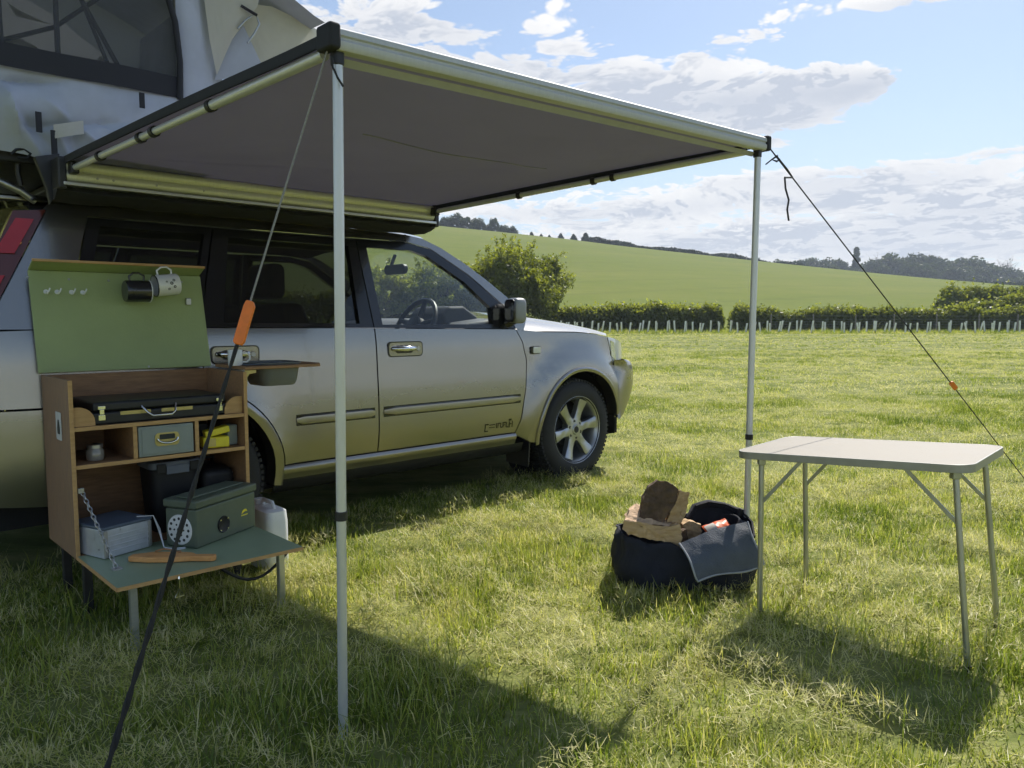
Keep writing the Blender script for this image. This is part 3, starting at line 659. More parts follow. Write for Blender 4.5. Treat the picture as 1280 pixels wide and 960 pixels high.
def ring(outer, inner, side, off_o=0.0, off_i=-.012, sub=4):
    mb = MB(); n = len(outer)
    def dens(p):
        q = []
        for i in range(n):
            a, b = p[i], p[(i + 1) % n]
            q += [(a[0] + (b[0] - a[0]) * k / sub, a[1] + (b[1] - a[1]) * k / sub) for k in range(sub)]
        return q
    A, B = dens(outer), dens(inner); k = len(A)
    P = lambda p, o: (p[0], side * (halfw(*p) + o), p[1])
    vs = [P(p, off_o - .02) for p in A] + [P(p, off_o) for p in A] + [P(p, off_o - .002) for p in B] + [P(p, off_i - .03) for p in B]
    fs = []
    for r in range(3):
        for i in range(k): fs.append((r * k + i, r * k + (i + 1) % k, (r + 1) * k + (i + 1) % k, (r + 1) * k + i))
    mb.add(vs, fs); return mb

def build_car():
    car = thing('car', 'silver estate off-roader with rear doors behind the camp cupboard, parked on grass', 'car', mat=Matrix.Translation(CAR_LOC) @ Matrix.Rotation(YAW, 4, 'Z'))
    P = M['paint']
    dF = [(-.575, .375), (-.545, .45), (-.50, .65), (-.484, .834), (-.515, .95), (-.56, 1.03)]
    front_door = dF + [(-1.61, 1.045), (-1.612, .375)]
    rear_door = [(-1.620, .375), (-1.618, 1.046), (-2.55, 1.056), (-2.55, .80)] + arc(AX[1], WZ, .462, 80, 5, 14)
    fender = [(x + .007, z) for x, z in dF][::-1] + [(-.57, .36), (-.46, .30), (-.405, .29)] + arc(.02, WZ, .43, 186, 18, 22) + [(.44, .60), (.445, .765), (.41, .80), (.375, .90), (.35, .968), (.2, .990), (0, 1.004), (-.3, 1.010)]
    quarter = [(-2.557, 1.056), (-2.557, .79)] + arc(AX[1], WZ, .462, 81, 118, 6) + [(-3.0, .742), (-3.3, .742), (-3.55, .742), (-3.56, 1.04), (-3.10, 1.056)]
    rear_bumper = arc(AX[1], WZ, .462, 120, 176, 8) + [(-3.14, .33), (-3.45, .36), (-3.58, .50), (-3.60, .734), (-3.0, .734)]
    apillar = [(-1.30, 1.541), (-1.135, 1.514), (-.87, 1.368), (-.62, 1.181), (-.556, 1.037), (-.49, 1.02), (-.45, 1.092), (-.577, 1.232), (-.74, 1.345), (-.89, 1.437), (-1.05, 1.520), (-1.18, 1.567), (-1.30, 1.582)]
    roofrail_side = [(-1.306, 1.541), (-1.306, 1.582), (-1.45, 1.588), (-1.7, 1.590), (-2.6, 1.590), (-3.10, 1.585), (-3.13, 1.548), (-2.96, 1.536)]
    dpillar = [(-2.966, 1.536), (-3.115, 1.548), (-3.33, 1.13), (-3.36, 1.056), (-3.105, 1.056)]
    tail = [(-3.121, 1.548), (-3.235, 1.535), (-3.42, 1.13), (-3.45, .95), (-3.40, .95), (-3.337, 1.13)]
    fw_o = [(-1.612, 1.050), (-1.635, 1.533), (-1.30, 1.535), (-1.135, 1.508), (-.873, 1.362), (-.625, 1.176), (-.562, 1.035)]
    fw_i = [(-1.556, 1.066), (-1.576, 1.489), (-1.27, 1.491), (-1.16, 1.462), (-.917, 1.322), (-.735, 1.165), (-.744, 1.064)]
    rw_o = [(-2.55, 1.060), (-2.42, 1.53), (-1.643, 1.53), (-1.619, 1.050)]; rw_i = [(-2.44, 1.080), (-2.355, 1.49), (-1.690, 1.49), (-1.70, 1.072)]
    qw_o = [(-3.10, 1.060), (-2.962, 1.53), (-2.428, 1.53), (-2.557, 1.060)]; qw_i = [(-3.03, 1.085), (-2.92, 1.495), (-2.47, 1.495), (-2.58, 1.085)]
    for sd in (-1, 1):
        near = sd < 0
        mk('front_wing', side_panel(fender, sd, name='front_wing'), P, car)
        def door(poly, wo, wi, gl, hx, hz):
            d = mk('door', side_panel(poly, sd, name='door'), P, car)
            ring(wo, wi, sd).build('window_frame', M['gloss_black'], d, 30)
            mk('window_pane', side_panel(wi, sd, -.022, 0, .2, 'window_pane'), gl, d)
            # door trim inside
            inner = [(x, z) for x, z in poly]; mk('door_trim', side_panel(inner, sd, -.07, 0, .2, 'door_trim'), M['interior'], d)
            y = sd * (halfw(hx, hz))
            hb = MB(); hb.prism(rrect(.235, .085, .022), (hx, y + sd * -.012, hz), (1, 0, 0), (0, 0, 1), (0, sd, 0), .0155); hb.build('handle_recess', M['gloss_black'], d, 30)
            hb = MB(); hb.prism(rrect(.222, .073, .018), (hx, y + sd * .0035, hz), (1, 0, 0), (0, 0, 1), (0, sd, 0), .002); hb.build('handle_plate', P, d, 30)
            hb = MB(); hb.prism(rrect(.12, .045, .02), (hx - .01, y + sd * .0055, hz), (1, 0, 0), (0, 0, 1), (0, sd, 0), .002); hb.build('handle_cup', M['gloss_black'], d, 30)
            hb = MB(); n = 12; hb.tube([(hx - .088 + .15 * k / n, y + sd * (.007 + .034 * math.sin(math.pi * k / n) ** .5), hz + .004) for k in range(n + 1)], [.011 + .005 * math.sin(math.pi * k / n) for k in range(n + 1)], 10); hb.build('handle', M['chrome'], d, 50)
            hb = MB(); hb.lathe([(.0, .006), (.012, .006), (.014, 0)], (hx + .083, y + sd * .006, hz), (0, sd, 0), 12); hb.build('lock', M['steel'], d, 40)
            return d
        fd = door(front_door, fw_o, fw_i, M['glass'], -1.425, .930)
        rd = door(rear_door, rw_o, rw_i, M['privacy'], -2.40, .930)
        def mould(x0, x1, par):
            prof = [(0, 0), (.004, .0), (.018, .008), (.020, .03), (.018, .052), (.004, .060), (0, .060)]
            mb = MB(); n = 14; vs = []; fs = []; k = len(prof)
            for i in range(n + 1):
                x = x0 + (x1 - x0) * i / n; e = min(1, min(i, n - i) / 1.0 + .25)
                for (a, b) in prof: z = .565 + .027 + (b - .03) * .80 * e ** .4; vs.append((x, sd * (halfw(x, z) + a * e), z))
            for i in range(n):
                for j in range(k - 1): fs.append((i * k + j, (i + 1) * k + j, (i + 1) * k + j + 1, i * k + j + 1))
            fs += [tuple(range(k)), tuple(n * k + j for j in range(k))]
            mb.add(vs, fs); mb.build('side_moulding', M['paint'], par, 50)
            s = MB(); s.add([(x0, sd * (halfw(x0, .56) + .002), .5635), (x1, sd * (halfw(x1, .56) + .002), .5635), (x1, sd * (halfw(x1, .63) + .002), .6205), (x0, sd * (halfw(x0, .63) + .002), .6205)], [(0, 1, 2, 3)]); s.build('moulding_seam', M['gloss_black'], par, None)
        mould(-.545, -1.585, fd); mould(-1.642, -2.105, rd)
        mk('rear_quarter', side_panel(quarter, sd, name='rear_quarter'), P, car)
        mk('rear_bumper', side_panel(rear_bumper, sd, .01, name='rear_bumper'), P, car)
        mk('windscreen_pillar', side_panel(apillar, sd, 0, .02, name='windscreen_pillar', smooth=50), P, car)
        mk('roof_edge', side_panel(roofrail_side, sd, -.004, .02, .2, name='roof_edge'), P, car)
        mk('rear_pillar', side_panel(dpillar, sd, .001, .02, name='rear_pillar'), P, car)
        q = ring(qw_o, qw_i, sd).build('quarter_window_frame', M['gloss_black'], car, 30)
        mk('quarter_window_pane', side_panel(qw_i, sd, -.02, 0, .2, 'quarter_window_pane'), M['privacy'], q)
        tl = mk('tail_lamp', side_panel(tail, sd, .008, .05, .1, 'tail_lamp'), M['red_dark'], car)
        for (a, b) in ((1.505, 1.36), (1.27, 1.0)):
            f = lambda z, u: (-3.121 - (1.548 - z) * .515 - .012 - u, z)
            mk('lamp_lens', side_panel([f(a, .012), f(a, .075), f(b, .085), f(b, .018)], sd, .014, .01, .1, 'lamp_lens'), M['red_lens'], tl)
        zc = 1.405; mk('indicator_and_glint', side_panel([(-3.232 + .013 * math.cos(k * .5236), zc + .009 * math.sin(k * .5236)) for k in range(12)], sd, .013, .008, .2, 'indicator_and_glint'), M['amber'], tl)  # amber spot: a reflection in the tail lamp, put in as a coloured patch
        # wheel arch lips
        for cx, r0, r1 in ((.02, .405, .436), (AX[1], .408, .455)):
            mb = MB(); a0, a1, n = (-8 if cx < -1 else 10), 188, 30; vs = []; fs = []
            for i in range(n + 1):
                a = math.radians(a0 + (a1 - a0) * i / n)
                for r, o in ((r1, .004), (r1 - .006, .012), ((r0 + r1) / 2, .013), (r0, .006), (r0, -.09)):
                    x, z = cx + r * math.cos(a), WZ + r * math.sin(a); vs.append((x, sd * (halfw(x, max(.2, z)) + o), z))
            for i in range(n):
                for j in range(4): fs.append((i * 5 + j, (i + 1) * 5 + j, (i + 1) * 5 + j + 1, i * 5 + j + 1))
            mb.add(vs, fs).build('wheel_arch_lip', P, car, 50)
            mb = MB(); n = 18
            mb.grid(lambda u, v: (cx + .425 * math.cos(math.radians(-10 + 200 * u)), sd * (.855 - .30 * v), WZ + .425 * math.sin(math.radians(-10 + 200 * u))), n, 2)
            mb.add([(cx + .43 * math.cos(math.radians(360 * k / 20)), sd * .555, WZ + .43 * math.sin(math.radians(360 * k / 20))) for k in range(20)], [tuple(range(20))]); mb.build('wheel_arch_liner', M['liner'], car, 40)
        # sill: bright upper edge and dark underside
        mb = MB(); mb.grid(lambda u, v: (lambda x, k: (x, sd * k[0], k[1]))(-.58 - 1.60 * u, [(.872, .370), (.882, .362), (.884, .345), (.872, .325), (.862, .30)][int(round(v * 4))]), 12, 4); mb.build('sill_trim', P, car, 50)
        mb = MB(); mb.grid(lambda u, v: (lambda x, k: (x, sd * k[0], k[1]))(-.50 - 1.72 * u, [(.86, .302), (.845, .25), (.80, .225), (.60, .215)][int(round(v * 3))]), 12, 3); mb.build('sill', M['black'], car, 50)
        # mud flap
        mb = MB(); mb.prism([(0, .40), (.0, .14), (.21, .13), (.23, .40)], (-.455, sd * .65, 0), (0, sd, 0), (0, 0, 1), (1, 0, 0), .012); o = mb.build('mud_flap', M['black'], car, None, .003)
        # side indicator
        mb = MB(); mb.prism(rrect(.085, .05, .012), (-.40, sd * (halfw(-.40, .90) - .004), .895), (1, 0, 0), (0, 0, 1), (0, sd, 0), .014); o = mb.build('indicator_bezel', M['gloss_black'], car, 40)
        mb = MB(); mb.prism(rrect(.066, .04, .010), (-.395, sd * (halfw(-.40, .90) + .009), .895), (1, 0, 0), (0, 0, 1), (0, sd, 0), .008); mb.build('indicator_and_glint', M['clear_lens'], o, 40, .002)
        # door mirror
        ml = thing_part('door_mirror', car)
        def shell(u, v):
            a = 2 * math.pi * u; ph = math.pi * (v - .5); e = .45
            f = lambda c: math.copysign(abs(c) ** e, c)
            return (-.60 + .052 * f(math.cos(ph)) * f(math.cos(a)) + .005, sd * (.898 + .050 * f(math.cos(ph)) * f(math.sin(a))), 1.148 + .080 * f(math.sin(ph)))
        mb = MB(); mb.grid(shell, 28, 16); mb.build('mirror_shell', M['trim'], ml, 60)
        mb = MB(); mb.prism(rrect(.092, .142, .03), (-.645, sd * .898, 1.148), (0, sd, 0), (0, 0, 1), (-1, 0, 0), .012); mb.build('mirror_bezel', M['gloss_black'], ml, 40, .003)
        mb = MB(); mb.prism(rrect(.076, .122, .025), (-.6575, sd * .898, 1.148), (0, sd, 0), (0, 0, 1), (-1, 0, 0), .003); mb.build('mirror_glass', M['chrome'], ml, 40)
        mb = MB(); mb.tube([(-.62, sd * .80, 1.06), (-.61, sd * .84, 1.075), (-.60, sd * .875, 1.09)], [.045, .035, .03], 10); mb.prism([(-.735, 1.055), (-.56, 1.035), (-.615, 1.165), (-.735, 1.16)], (0, sd * .822, 0), (1, 0, 0), (0, 0, 1), (0, sd, 0), .012); mb.build('mirror_arm', M['gloss_black'], ml, 40)
        # headlamp wrapping the corner
        hl = [(.380, .905), (.357, .966), (.40, .962), (.50, .945), (.62, .915), (.66, .86), (.63, .79), (.55, .775), (.452, .772), (.418, .80)]
        h = mk('headlamp', side_panel(hl, sd, .002, .05, .05, 'headlamp'), M['clear_lens'], car)
        hi = [(.40, .83), (.45, .80), (.47, .80), (.44, .93), (.39, .94)]; mk('lamp_reflector', side_panel(hi, sd, .005, .006, .05, 'lamp_reflector'), M['amber'] if False else M['chrome'], h)
        # wheels
        for ax in AX: build_wheel(car, ax, sd)
        # seats
        for x, w in ((-1.78, .26),):
            s = MB(); s.prism([(0, .48), (.52, .52), (.50, .62), (.10, .60), (-.14, 1.18), (-.26, 1.18), (-.14, .60)], (x, sd * .38 - w, 0), (1, 0, 0), (0, 0, 1), (0, 1, 0), 2 * w); st = s.build('seat', M['interior'], car, 30, .03, 3)
            s = MB(); s.prism(rrect(.10, .19, .04), (x - .22, sd * .38 - .13, 1.30), (1, 0, 0), (0, 0, 1), (0, 1, 0), .26); s.build('headrest', M['interior'], st, 30, .02, 3)
    mb = MB(); mb.prism([(0, .50), (.5, .52), (.5, .62), (.1, .62), (-.12, 1.15), (-.24, 1.15), (-.12, .6)], (-2.62, -.6, 0), (1, 0, 0), (0, 0, 1), (0, 1, 0), 1.2); mb.build('rear_seat', M['interior'], car, 30, .03, 3)
    # bonnet
    def ze(x): return float(np.interp(x, [-.56, -.3, 0, .2, .36, .6, .8], [1.012, 1.012, 1.006, .992, .970, .90, .84]))
    def zc(x): return float(np.interp(x, [-.56, -.3, 0, .2, .36, .55, .78], [1.155, 1.142, 1.112, 1.085, 1.052, 1.0, .90]))
    def bon(u, v):
        s = v * 2 - 1; xe = .352 + .40 * (1 - abs(s) ** 2.4); x = -.53 + (xe + .53) * u; xs = -.53 + .882 * u
        w = halfw(xs, ze(xs)) - .004; e = ze(xs); c = zc(x); k = 1 - abs(s) ** 3.2
        return (x, s * w, e + .004 + (c - e) * k)
    mb = MB(); mb.grid(bon, 22, 30); mb.build('bonnet', P, car, 60)
    # grille, bumper
    plan = [(.43, .88), (.455, .89), (.50, .886), (.56, .872), (.62, .856), (.68, .828), (.73, .79), (.78, .735), (.82, .66), (.85, .56), (.87, .44), (.882, .28)]; plan = plan + [(.889, 0.0)] + [(x, -y) for x, y in reversed(plan)]
    prof = [(.800, -.115), (.793, -.075), (.778, -.034), (.750, -.008), (.70, .006), (.62, .006), (.55, -.012), (.49, -.045), (.44, -.085), (.40, -.125), (.375, -.18)]
    def bump(u, v):
        x, y = plan[int(round(u * (len(plan) - 1)))]; z, o = prof[int(round(v * (len(prof) - 1)))]; f = min(1, max(0, (x - .43) / .30))
        if abs(y) > .5: w0 = halfw(.43, max(.42, min(z, .74))) + .001; k = min(1, max(0, (x - .43) / .10)); y = math.copysign(w0 + (abs(y) - w0) * k, y)
        return (x + o * f * 1.45, y + math.copysign(o * (.03 + .32 * f), y) * (abs(y) > .01), z)
    mb = MB(); mb.grid(bump, len(plan) - 1, len(prof) - 1); mb.build('front_bumper', P, car, 60)
    mb = MB(); mb.box((.70, 0, .83), (.05, .72, .15)); g = mb.build('grille', M['gloss_black'], car, None, .02)
    mb = MB(); mb.box((.735, 0, .83), (.02, .10, .12)); mb.build('grille_badge', M['chrome'], g, None, .008)
    mb = MB(); mb.prism(rrect(.52, .11, .008), (.905, 0, .48), (0, 1, 0), (0, 0, 1), (1, 0, 0), .008); mb.build('number_plate', M['white'], car, None)
    mb = MB(); mb.box((.35, 0, .74), (.5, 1.1, .34)); mb.build('engine_bay', M['liner'], car, None)
    # windscreen, roof
    def ws(u, v):
        s = v * 2 - 1; b = Vector((-.50 + .27 * (1 - s * s), s * .815, 1.085 + .055 * (1 - s * s))); t = Vector((-1.165 + .14 * (1 - s * s), s * .702, 1.566 + .062 * (1 - s * s)))
        p = b.lerp(t, u); p.z += .03 * math.sin(math.pi * u); return p
    mb = MB(); mb.grid(ws, 8, 16); mb.build('windscreen', M['glass'], car, 60)
    def rf(u, v):
        s = v * 2 - 1; x = -1.165 + .14 * (1 - s * s) * (1 - u) - 2.0 * u; return (x, s * .700, float(np.interp(x, [-3.2, -2.6, -1.7, -1.45, -1.30, -1.165, -1.02], [1.582, 1.589, 1.589, 1.587, 1.582, 1.566, 1.55])) + .065 * (1 - s ** 4) + .02 * math.sin(math.pi * u) * (1 - s ** 4))
    mb = MB(); mb.grid(rf, 20, 20); mb.build('roof', P, car, 60)
    mb = MB(); mb.grid(lambda u, v: (rf(u, v)[0], rf(u, v)[1] * .97, rf(u, v)[2] - .04), 6, 10); mb.build('headlining', M['interior'], car, 60)
    # tailgate
    mb = MB(); mb.grid(lambda u, v: (lambda s, k: (k[0] + .07 * abs(s) ** 3, s * (k[2]), k[1]))(v * 2 - 1, [(-3.62, .72, .655), (-3.625, 1.05, .65), (-3.56, 1.10, .64)][int(round(u * 2))]), 2, 12); mb.build('tailgate', P, car, 50)
    mb = MB(); mb.grid(lambda u, v: (lambda s: (-3.55 + .30 * u + .09 * abs(s) ** 3, s * (.645 - .01 * u), 1.10 + .47 * u))(v * 2 - 1), 3, 12); mb.build('rear_window_pane', M['privacy'], car, 50)
    mb = MB(); mb.grid(lambda u, v: (-3.655 + .06 * abs(v * 2 - 1) ** 3 + .05 * (1 - u) ** 2, (v * 2 - 1) * .63, .36 + .38 * u), 3, 12); mb.build('rear_bumper', P, car, 50)
    mb = MB(); mb.box((-3.25, 0, 1.600), (.34, 1.20, .03)); mb.build('spoiler', P, car, None, .012)
    # floor and cabin
    mb = MB(); mb.box((-1.4, 0, .30), (4.0, 1.5, .12)); mb.build('floor_pan', M['liner'], car, None)
    mb = MB(); mb.prism([(-.45, .60), (-.45, 1.085), (-.62, 1.10), (-.86, 1.075), (-.98, 1.0), (-.98, .72), (-.80, .60)], (0, -.76, 0), (1, 0, 0), (0, 0, 1), (0, 1, 0), 1.52); d = mb.build('dashboard', M['dash'], car, 30, .03, 3)
    mb = MB(); mb.prism([(-.60, 1.08), (-.88, 1.03), (-.91, 1.12), (-.86, 1.175), (-.74, 1.18), (-.62, 1.11)], (0, -.56, 0), (1, 0, 0), (0, 0, 1), (0, 1, 0), .36); mb.build('instrument_hood', M['interior'], d, 30, .03, 3)
    sw = MB(); c = Vector((-1.00, -.38, 1.055)); ax = Vector((-.88, 0, .48)).normalized(); u = Vector((0, 1, 0)); w = ax.cross(u)
    sw.tube([c + (u * math.cos(k * .2618) + w * math.sin(k * .2618)) * .185 for k in range(24)], .016, 8, closed=True)
    for a in (-.2, math.pi + .2, -math.pi / 2): sw.tube([c - ax * .02, c + (u * math.cos(a) + w * math.sin(a)) * .18], [.03, .014], 8)
    sw.lathe([(0, .03), (.06, .025), (.065, -.02), (.04, -.05), (.03, -.22)], c, ax, 14); sw.build('steering_wheel', M['black'], car, 40)
    mb = MB(); mb.prism(rrect(.235, .065, .03), (-.93, -.10, 1.425), (0, 1, 0), (0, 0, 1), (-1, 0, 0), .03); r = mb.build('rear_view_mirror', M['black'], car, 40, .004)
    mb = MB(); mb.tube([(-.92, .0, 1.44), (-.88, .0, 1.53)], .012, 8); mb.build('mirror_stalk', M['black'], r, 40)
    # roof rails
    for sd in (-1, 1):
        mb = MB(); mb.tube([(-1.22, sd * .62, 1.63), (-1.30, sd * .62, 1.665), (-2.0, sd * .615, 1.685), (-2.9, sd * .61, 1.67), (-3.05, sd * .61, 1.63)], .018, 10); mb.build('roof_rail', M['black'], car, 50)
    # worn black lettering strip low on the door
    mb = MB(); y = -1
    def dec(x0, x1, z0, z1): mb.add([(x0, -(halfw(x0, z0) + .0015), z0), (x1, -(halfw(x1, z0) + .0015), z0), (x1, -(halfw(x1, z1) + .0015), z1), (x0, -(halfw(x0, z1) + .0015), z1)], [(0, 1, 2, 3)])
    X0 = -.845
    for a in ((0, .03, .445, .452), (0, .008, .402, .452), (0, .03, .402, .409), (.036, .085, .440, .446), (.036, .085, .424, .429), (.094, .102, .418, .450), (.108, .114, .418, .450), (.114, .13, .444, .450), (.130, .136, .418, .450), (.136, .148, .418, .424), (.150, .158, .418, .452), (.158, .175, .445, .452), (.158, .172, .430, .436), (.178, .185, .416, .450), (.185, .20, .414, .420), (.204, .212, .412, .452), (.212, .226, .432, .438), (.2, .222, .456, .468), (.23, .236, .412, .452)): dec(X0 + a[0], X0 + a[1], a[2], a[3])
    mb.build('door_lettering', M['gloss_black'], car, None)
    return car
def thing_part(name, parent):
    o = bpy.data.objects.new(name, None); COL.objects.link(o); o.parent = parent; o.empty_display_size = .05; return o
WHEEL = {}
def build_wheel(car, ax, sd):
    yo = sd * (HALF + .012); w = thing_part('wheel', car); w.location = (ax, yo, WZ - .0); w.rotation_euler = (0, 0, 0 if sd < 0 else math.pi)
    w.rotation_euler.y = .35 if ax == 0 else .9
    if not WHEEL:
        R = .345
        mb = MB(); mb.lathe([(.222, .012), (.235, .004), (.262, -.004), (.300, .0), (.322, .012), (.336, .030), (R, .055), (R, .165), (.336, .19), (.30, .215), (.235, .21), (.222, .2)], (0, 0, 0), (0, 1, 0), 72)
        for i in range(72):
            a = math.radians(i * 5); c, s = math.cos(a), math.sin(a); t = Vector((-s, 0, c)); r = Vector((c, 0, s))
            for (y0, y1, k) in ((.022, .062, 0), (.07, .11, 2.5), (.118, .158, 0), (.166, .20, 2.5)):
                a2 = math.radians(i * 5 + k); r2 = Vector((math.cos(a2), 0, math.sin(a2))); t2 = Vector((-math.sin(a2), 0, math.cos(a2)))
                rr = R if .05 < (y0 + y1) / 2 < .17 else R - .006
                mb.box(r2 * (rr + .001) + Vector((0, (y0 + y1) / 2, 0)), (.016, y1 - y0, .019), Matrix((r2, (0, 1, 0), t2)).transposed().to_3x3())
        WHEEL['tyre'] = mb.mesh('tyre', 45); WHEEL['tyre'].materials.append(M['rubber'])
        mb = MB(); mb.lathe([(.200, .20), (.205, .04), (.218, .020), (.232, .004), (.238, .008), (.232, .018), (.226, .22)], (0, 0, 0), (0, 1, 0), 64)
        for i in range(6):
            a = math.radians(60 * i + 30); r = Vector((math.cos(a), 0, math.sin(a))); t = Vector((-math.sin(a), 0, math.cos(a)))
            n = 8; vs = []
            for k in range(n + 1):
                f = k / n; rad = .045 + .165 * f; hw = .036 - .010 * math.sin(math.pi * min(1, f * 1.1)) + .004 * f; y = .028 - .014 * f + .006 * math.sin(math.pi * f); dp = .045
                for (q, yy) in ((-1, y + dp), (-1, y + .006), (-.72, y), (.72, y), (1, y + .006), (1, y + dp)): vs.append(r * rad + t * (q * hw) + Vector((0, yy, 0)))
            fs = [(k * 6 + j, (k + 1) * 6 + j, (k + 1) * 6 + j + 1, k * 6 + j + 1) for k in range(n) for j in range(5)]
            mb.add(vs, fs)
        mb.lathe([(0, .018), (.03, .018), (.034, .022), (.038, .026), (.078, .030), (.082, .08)], (0, 0, 0), (0, 1, 0), 32)
        WHEEL['rim'] = mb.mesh('rim', 35); WHEEL['rim'].materials.append(M['alloy'])
        mb = MB()
        for i in range(6):
            a = math.radians(60 * i); mb.lathe([(0, .0), (.011, .0), (.013, .004)], (math.cos(a) * .057, .0275, math.sin(a) * .057), (0, 1, 0), 10)
        mb.lathe([(0, .0165), (.022, .0165), (.024, .019)], (0, 0, 0), (0, 1, 0), 20)
        WHEEL['wheel_nuts'] = mb.mesh('wheel_nut', 40); WHEEL['wheel_nuts'].materials.append(M['disc'])
        mb = MB(); mb.lathe([(0, .10), (.13, .10), (.135, .11), (.20, .15), (.20, .21)], (0, 0, 0), (0, 1, 0), 32)
        WHEEL['brake_disc'] = mb.mesh('brake_disc', 40); WHEEL['brake_disc'].materials.append(M['disc'])
    for k in ('tyre', 'rim', 'wheel_nuts', 'brake_disc'):
        o = link(bpy.data.objects.new({'wheel_nuts': 'hub_bolts'}.get(k, k), WHEEL[k]), w)
build_car()
# ------------------------------------------------------------------ roof rack, roof tent, awning, guy ropes
def to_rig(P): d = Vector(P) - SIDE; return (d.dot(D), d.dot(O), P[2])
def rig_thing(name, label, cat, x0, t0, z0, group=None):
    root = thing(name, label, cat, group=group, mat=rig_mat(x0, t0, z0))
    return root, (lambda x, t, z: (x - x0, -(t - t0), z - z0))
M['tent'] = pm('blue_grey_tent_canvas', (.42, .45, .50), .85, 0, .10, 6, bump=.35, bscale=500)
M['tent_dark'] = pm('grey_tent_inner', (.085, .09, .10), .9, 0, .12, 6, bump=.2, bscale=400)
M['webbing'] = pm('black_webbing', (.015, .016, .02), .7, 0, .2, 60, bump=.3, bscale=500)
def cloth_mat(name, col, tr):
    m = bpy.data.materials.new(name); m.use_nodes = True; nt = m.node_tree; N, L = nt.nodes, nt.links; N.clear(); out = N.new('ShaderNodeOutputMaterial')
    n = N.new('ShaderNodeTexNoise'); n.inputs['Scale'].default_value = 7; n.inputs['Detail'].default_value = 5; r = N.new('ShaderNodeValToRGB'); L.new(n.outputs['Fac'], r.inputs[0])
    r.color_ramp.elements[0].color = (*[c * .88 for c in col], 1); r.color_ramp.elements[1].color = (*col, 1)
    d = N.new('ShaderNodeBsdfDiffuse'); t = N.new('ShaderNodeBsdfTranslucent'); L.new(r.outputs[0], d.inputs[0]); L.new(r.outputs[0], t.inputs[0]); s = N.new('ShaderNodeMixShader'); s.inputs[0].default_value = tr; L.new(d.outputs[0], s.inputs[1]); L.new(t.outputs[0], s.inputs[2]); L.new(s.outputs[0], out.inputs[0])
    return m
M['canopy'] = cloth_mat('dark_grey_canopy_cloth', (.33, .315, .40), .38)
M['inner'] = cloth_mat('grey_tent_inner_cloth', (.30, .31, .34), .40)
M['cream'] = cloth_mat('cream_flysheet', (.70, .68, .58), .40)
M['mesh'] = None
def mesh_mat():
    m = bpy.data.materials.new('insect_mesh'); m.use_nodes = True; nt = m.node_tree; N, L = nt.nodes, nt.links; N.clear(); out = N.new('ShaderNodeOutputMaterial')
    d = N.new('ShaderNodeBsdfDiffuse'); d.inputs[0].default_value = (.10, .105, .115, 1); t = N.new('ShaderNodeBsdfTransparent'); n = N.new('ShaderNodeTexNoise'); n.inputs['Scale'].default_value = 5
    mr = N.new('ShaderNodeMapRange'); L.new(n.outputs['Fac'], mr.inputs[0]); mr.inputs[3].default_value = .50; mr.inputs[4].default_value = .60
    s = N.new('ShaderNodeMixShader'); L.new(mr.outputs[0], s.inputs[0]); L.new(t.outputs[0], s.inputs[1]); L.new(d.outputs[0], s.inputs[2]); L.new(s.outputs[0], out.inputs[0]); return m
M['mesh'] = mesh_mat()

def build_rack():
    r, L = rig_thing('roof_rack', 'black crossbars clamped to the car roof under the folded-out tent', 'roof rack', -2.2, -HALF, 1.66)
    for x in (-1.45, -2.2, -2.98):
        mb = MB(); mb.bb(L(x - .03, -.10, 1.693), L(x + .03, -2 * HALF + .10, 1.725)); mb.build('crossbar', M['black'], r, None, .008)
        for t in (-.265, -2 * HALF + .265): mb = MB(); mb.bb(L(x - .045, t - .03, 1.655), L(x + .045, t + .03, 1.698)); mb.build('clamp', M['black'], r, None, .006)
build_rack()

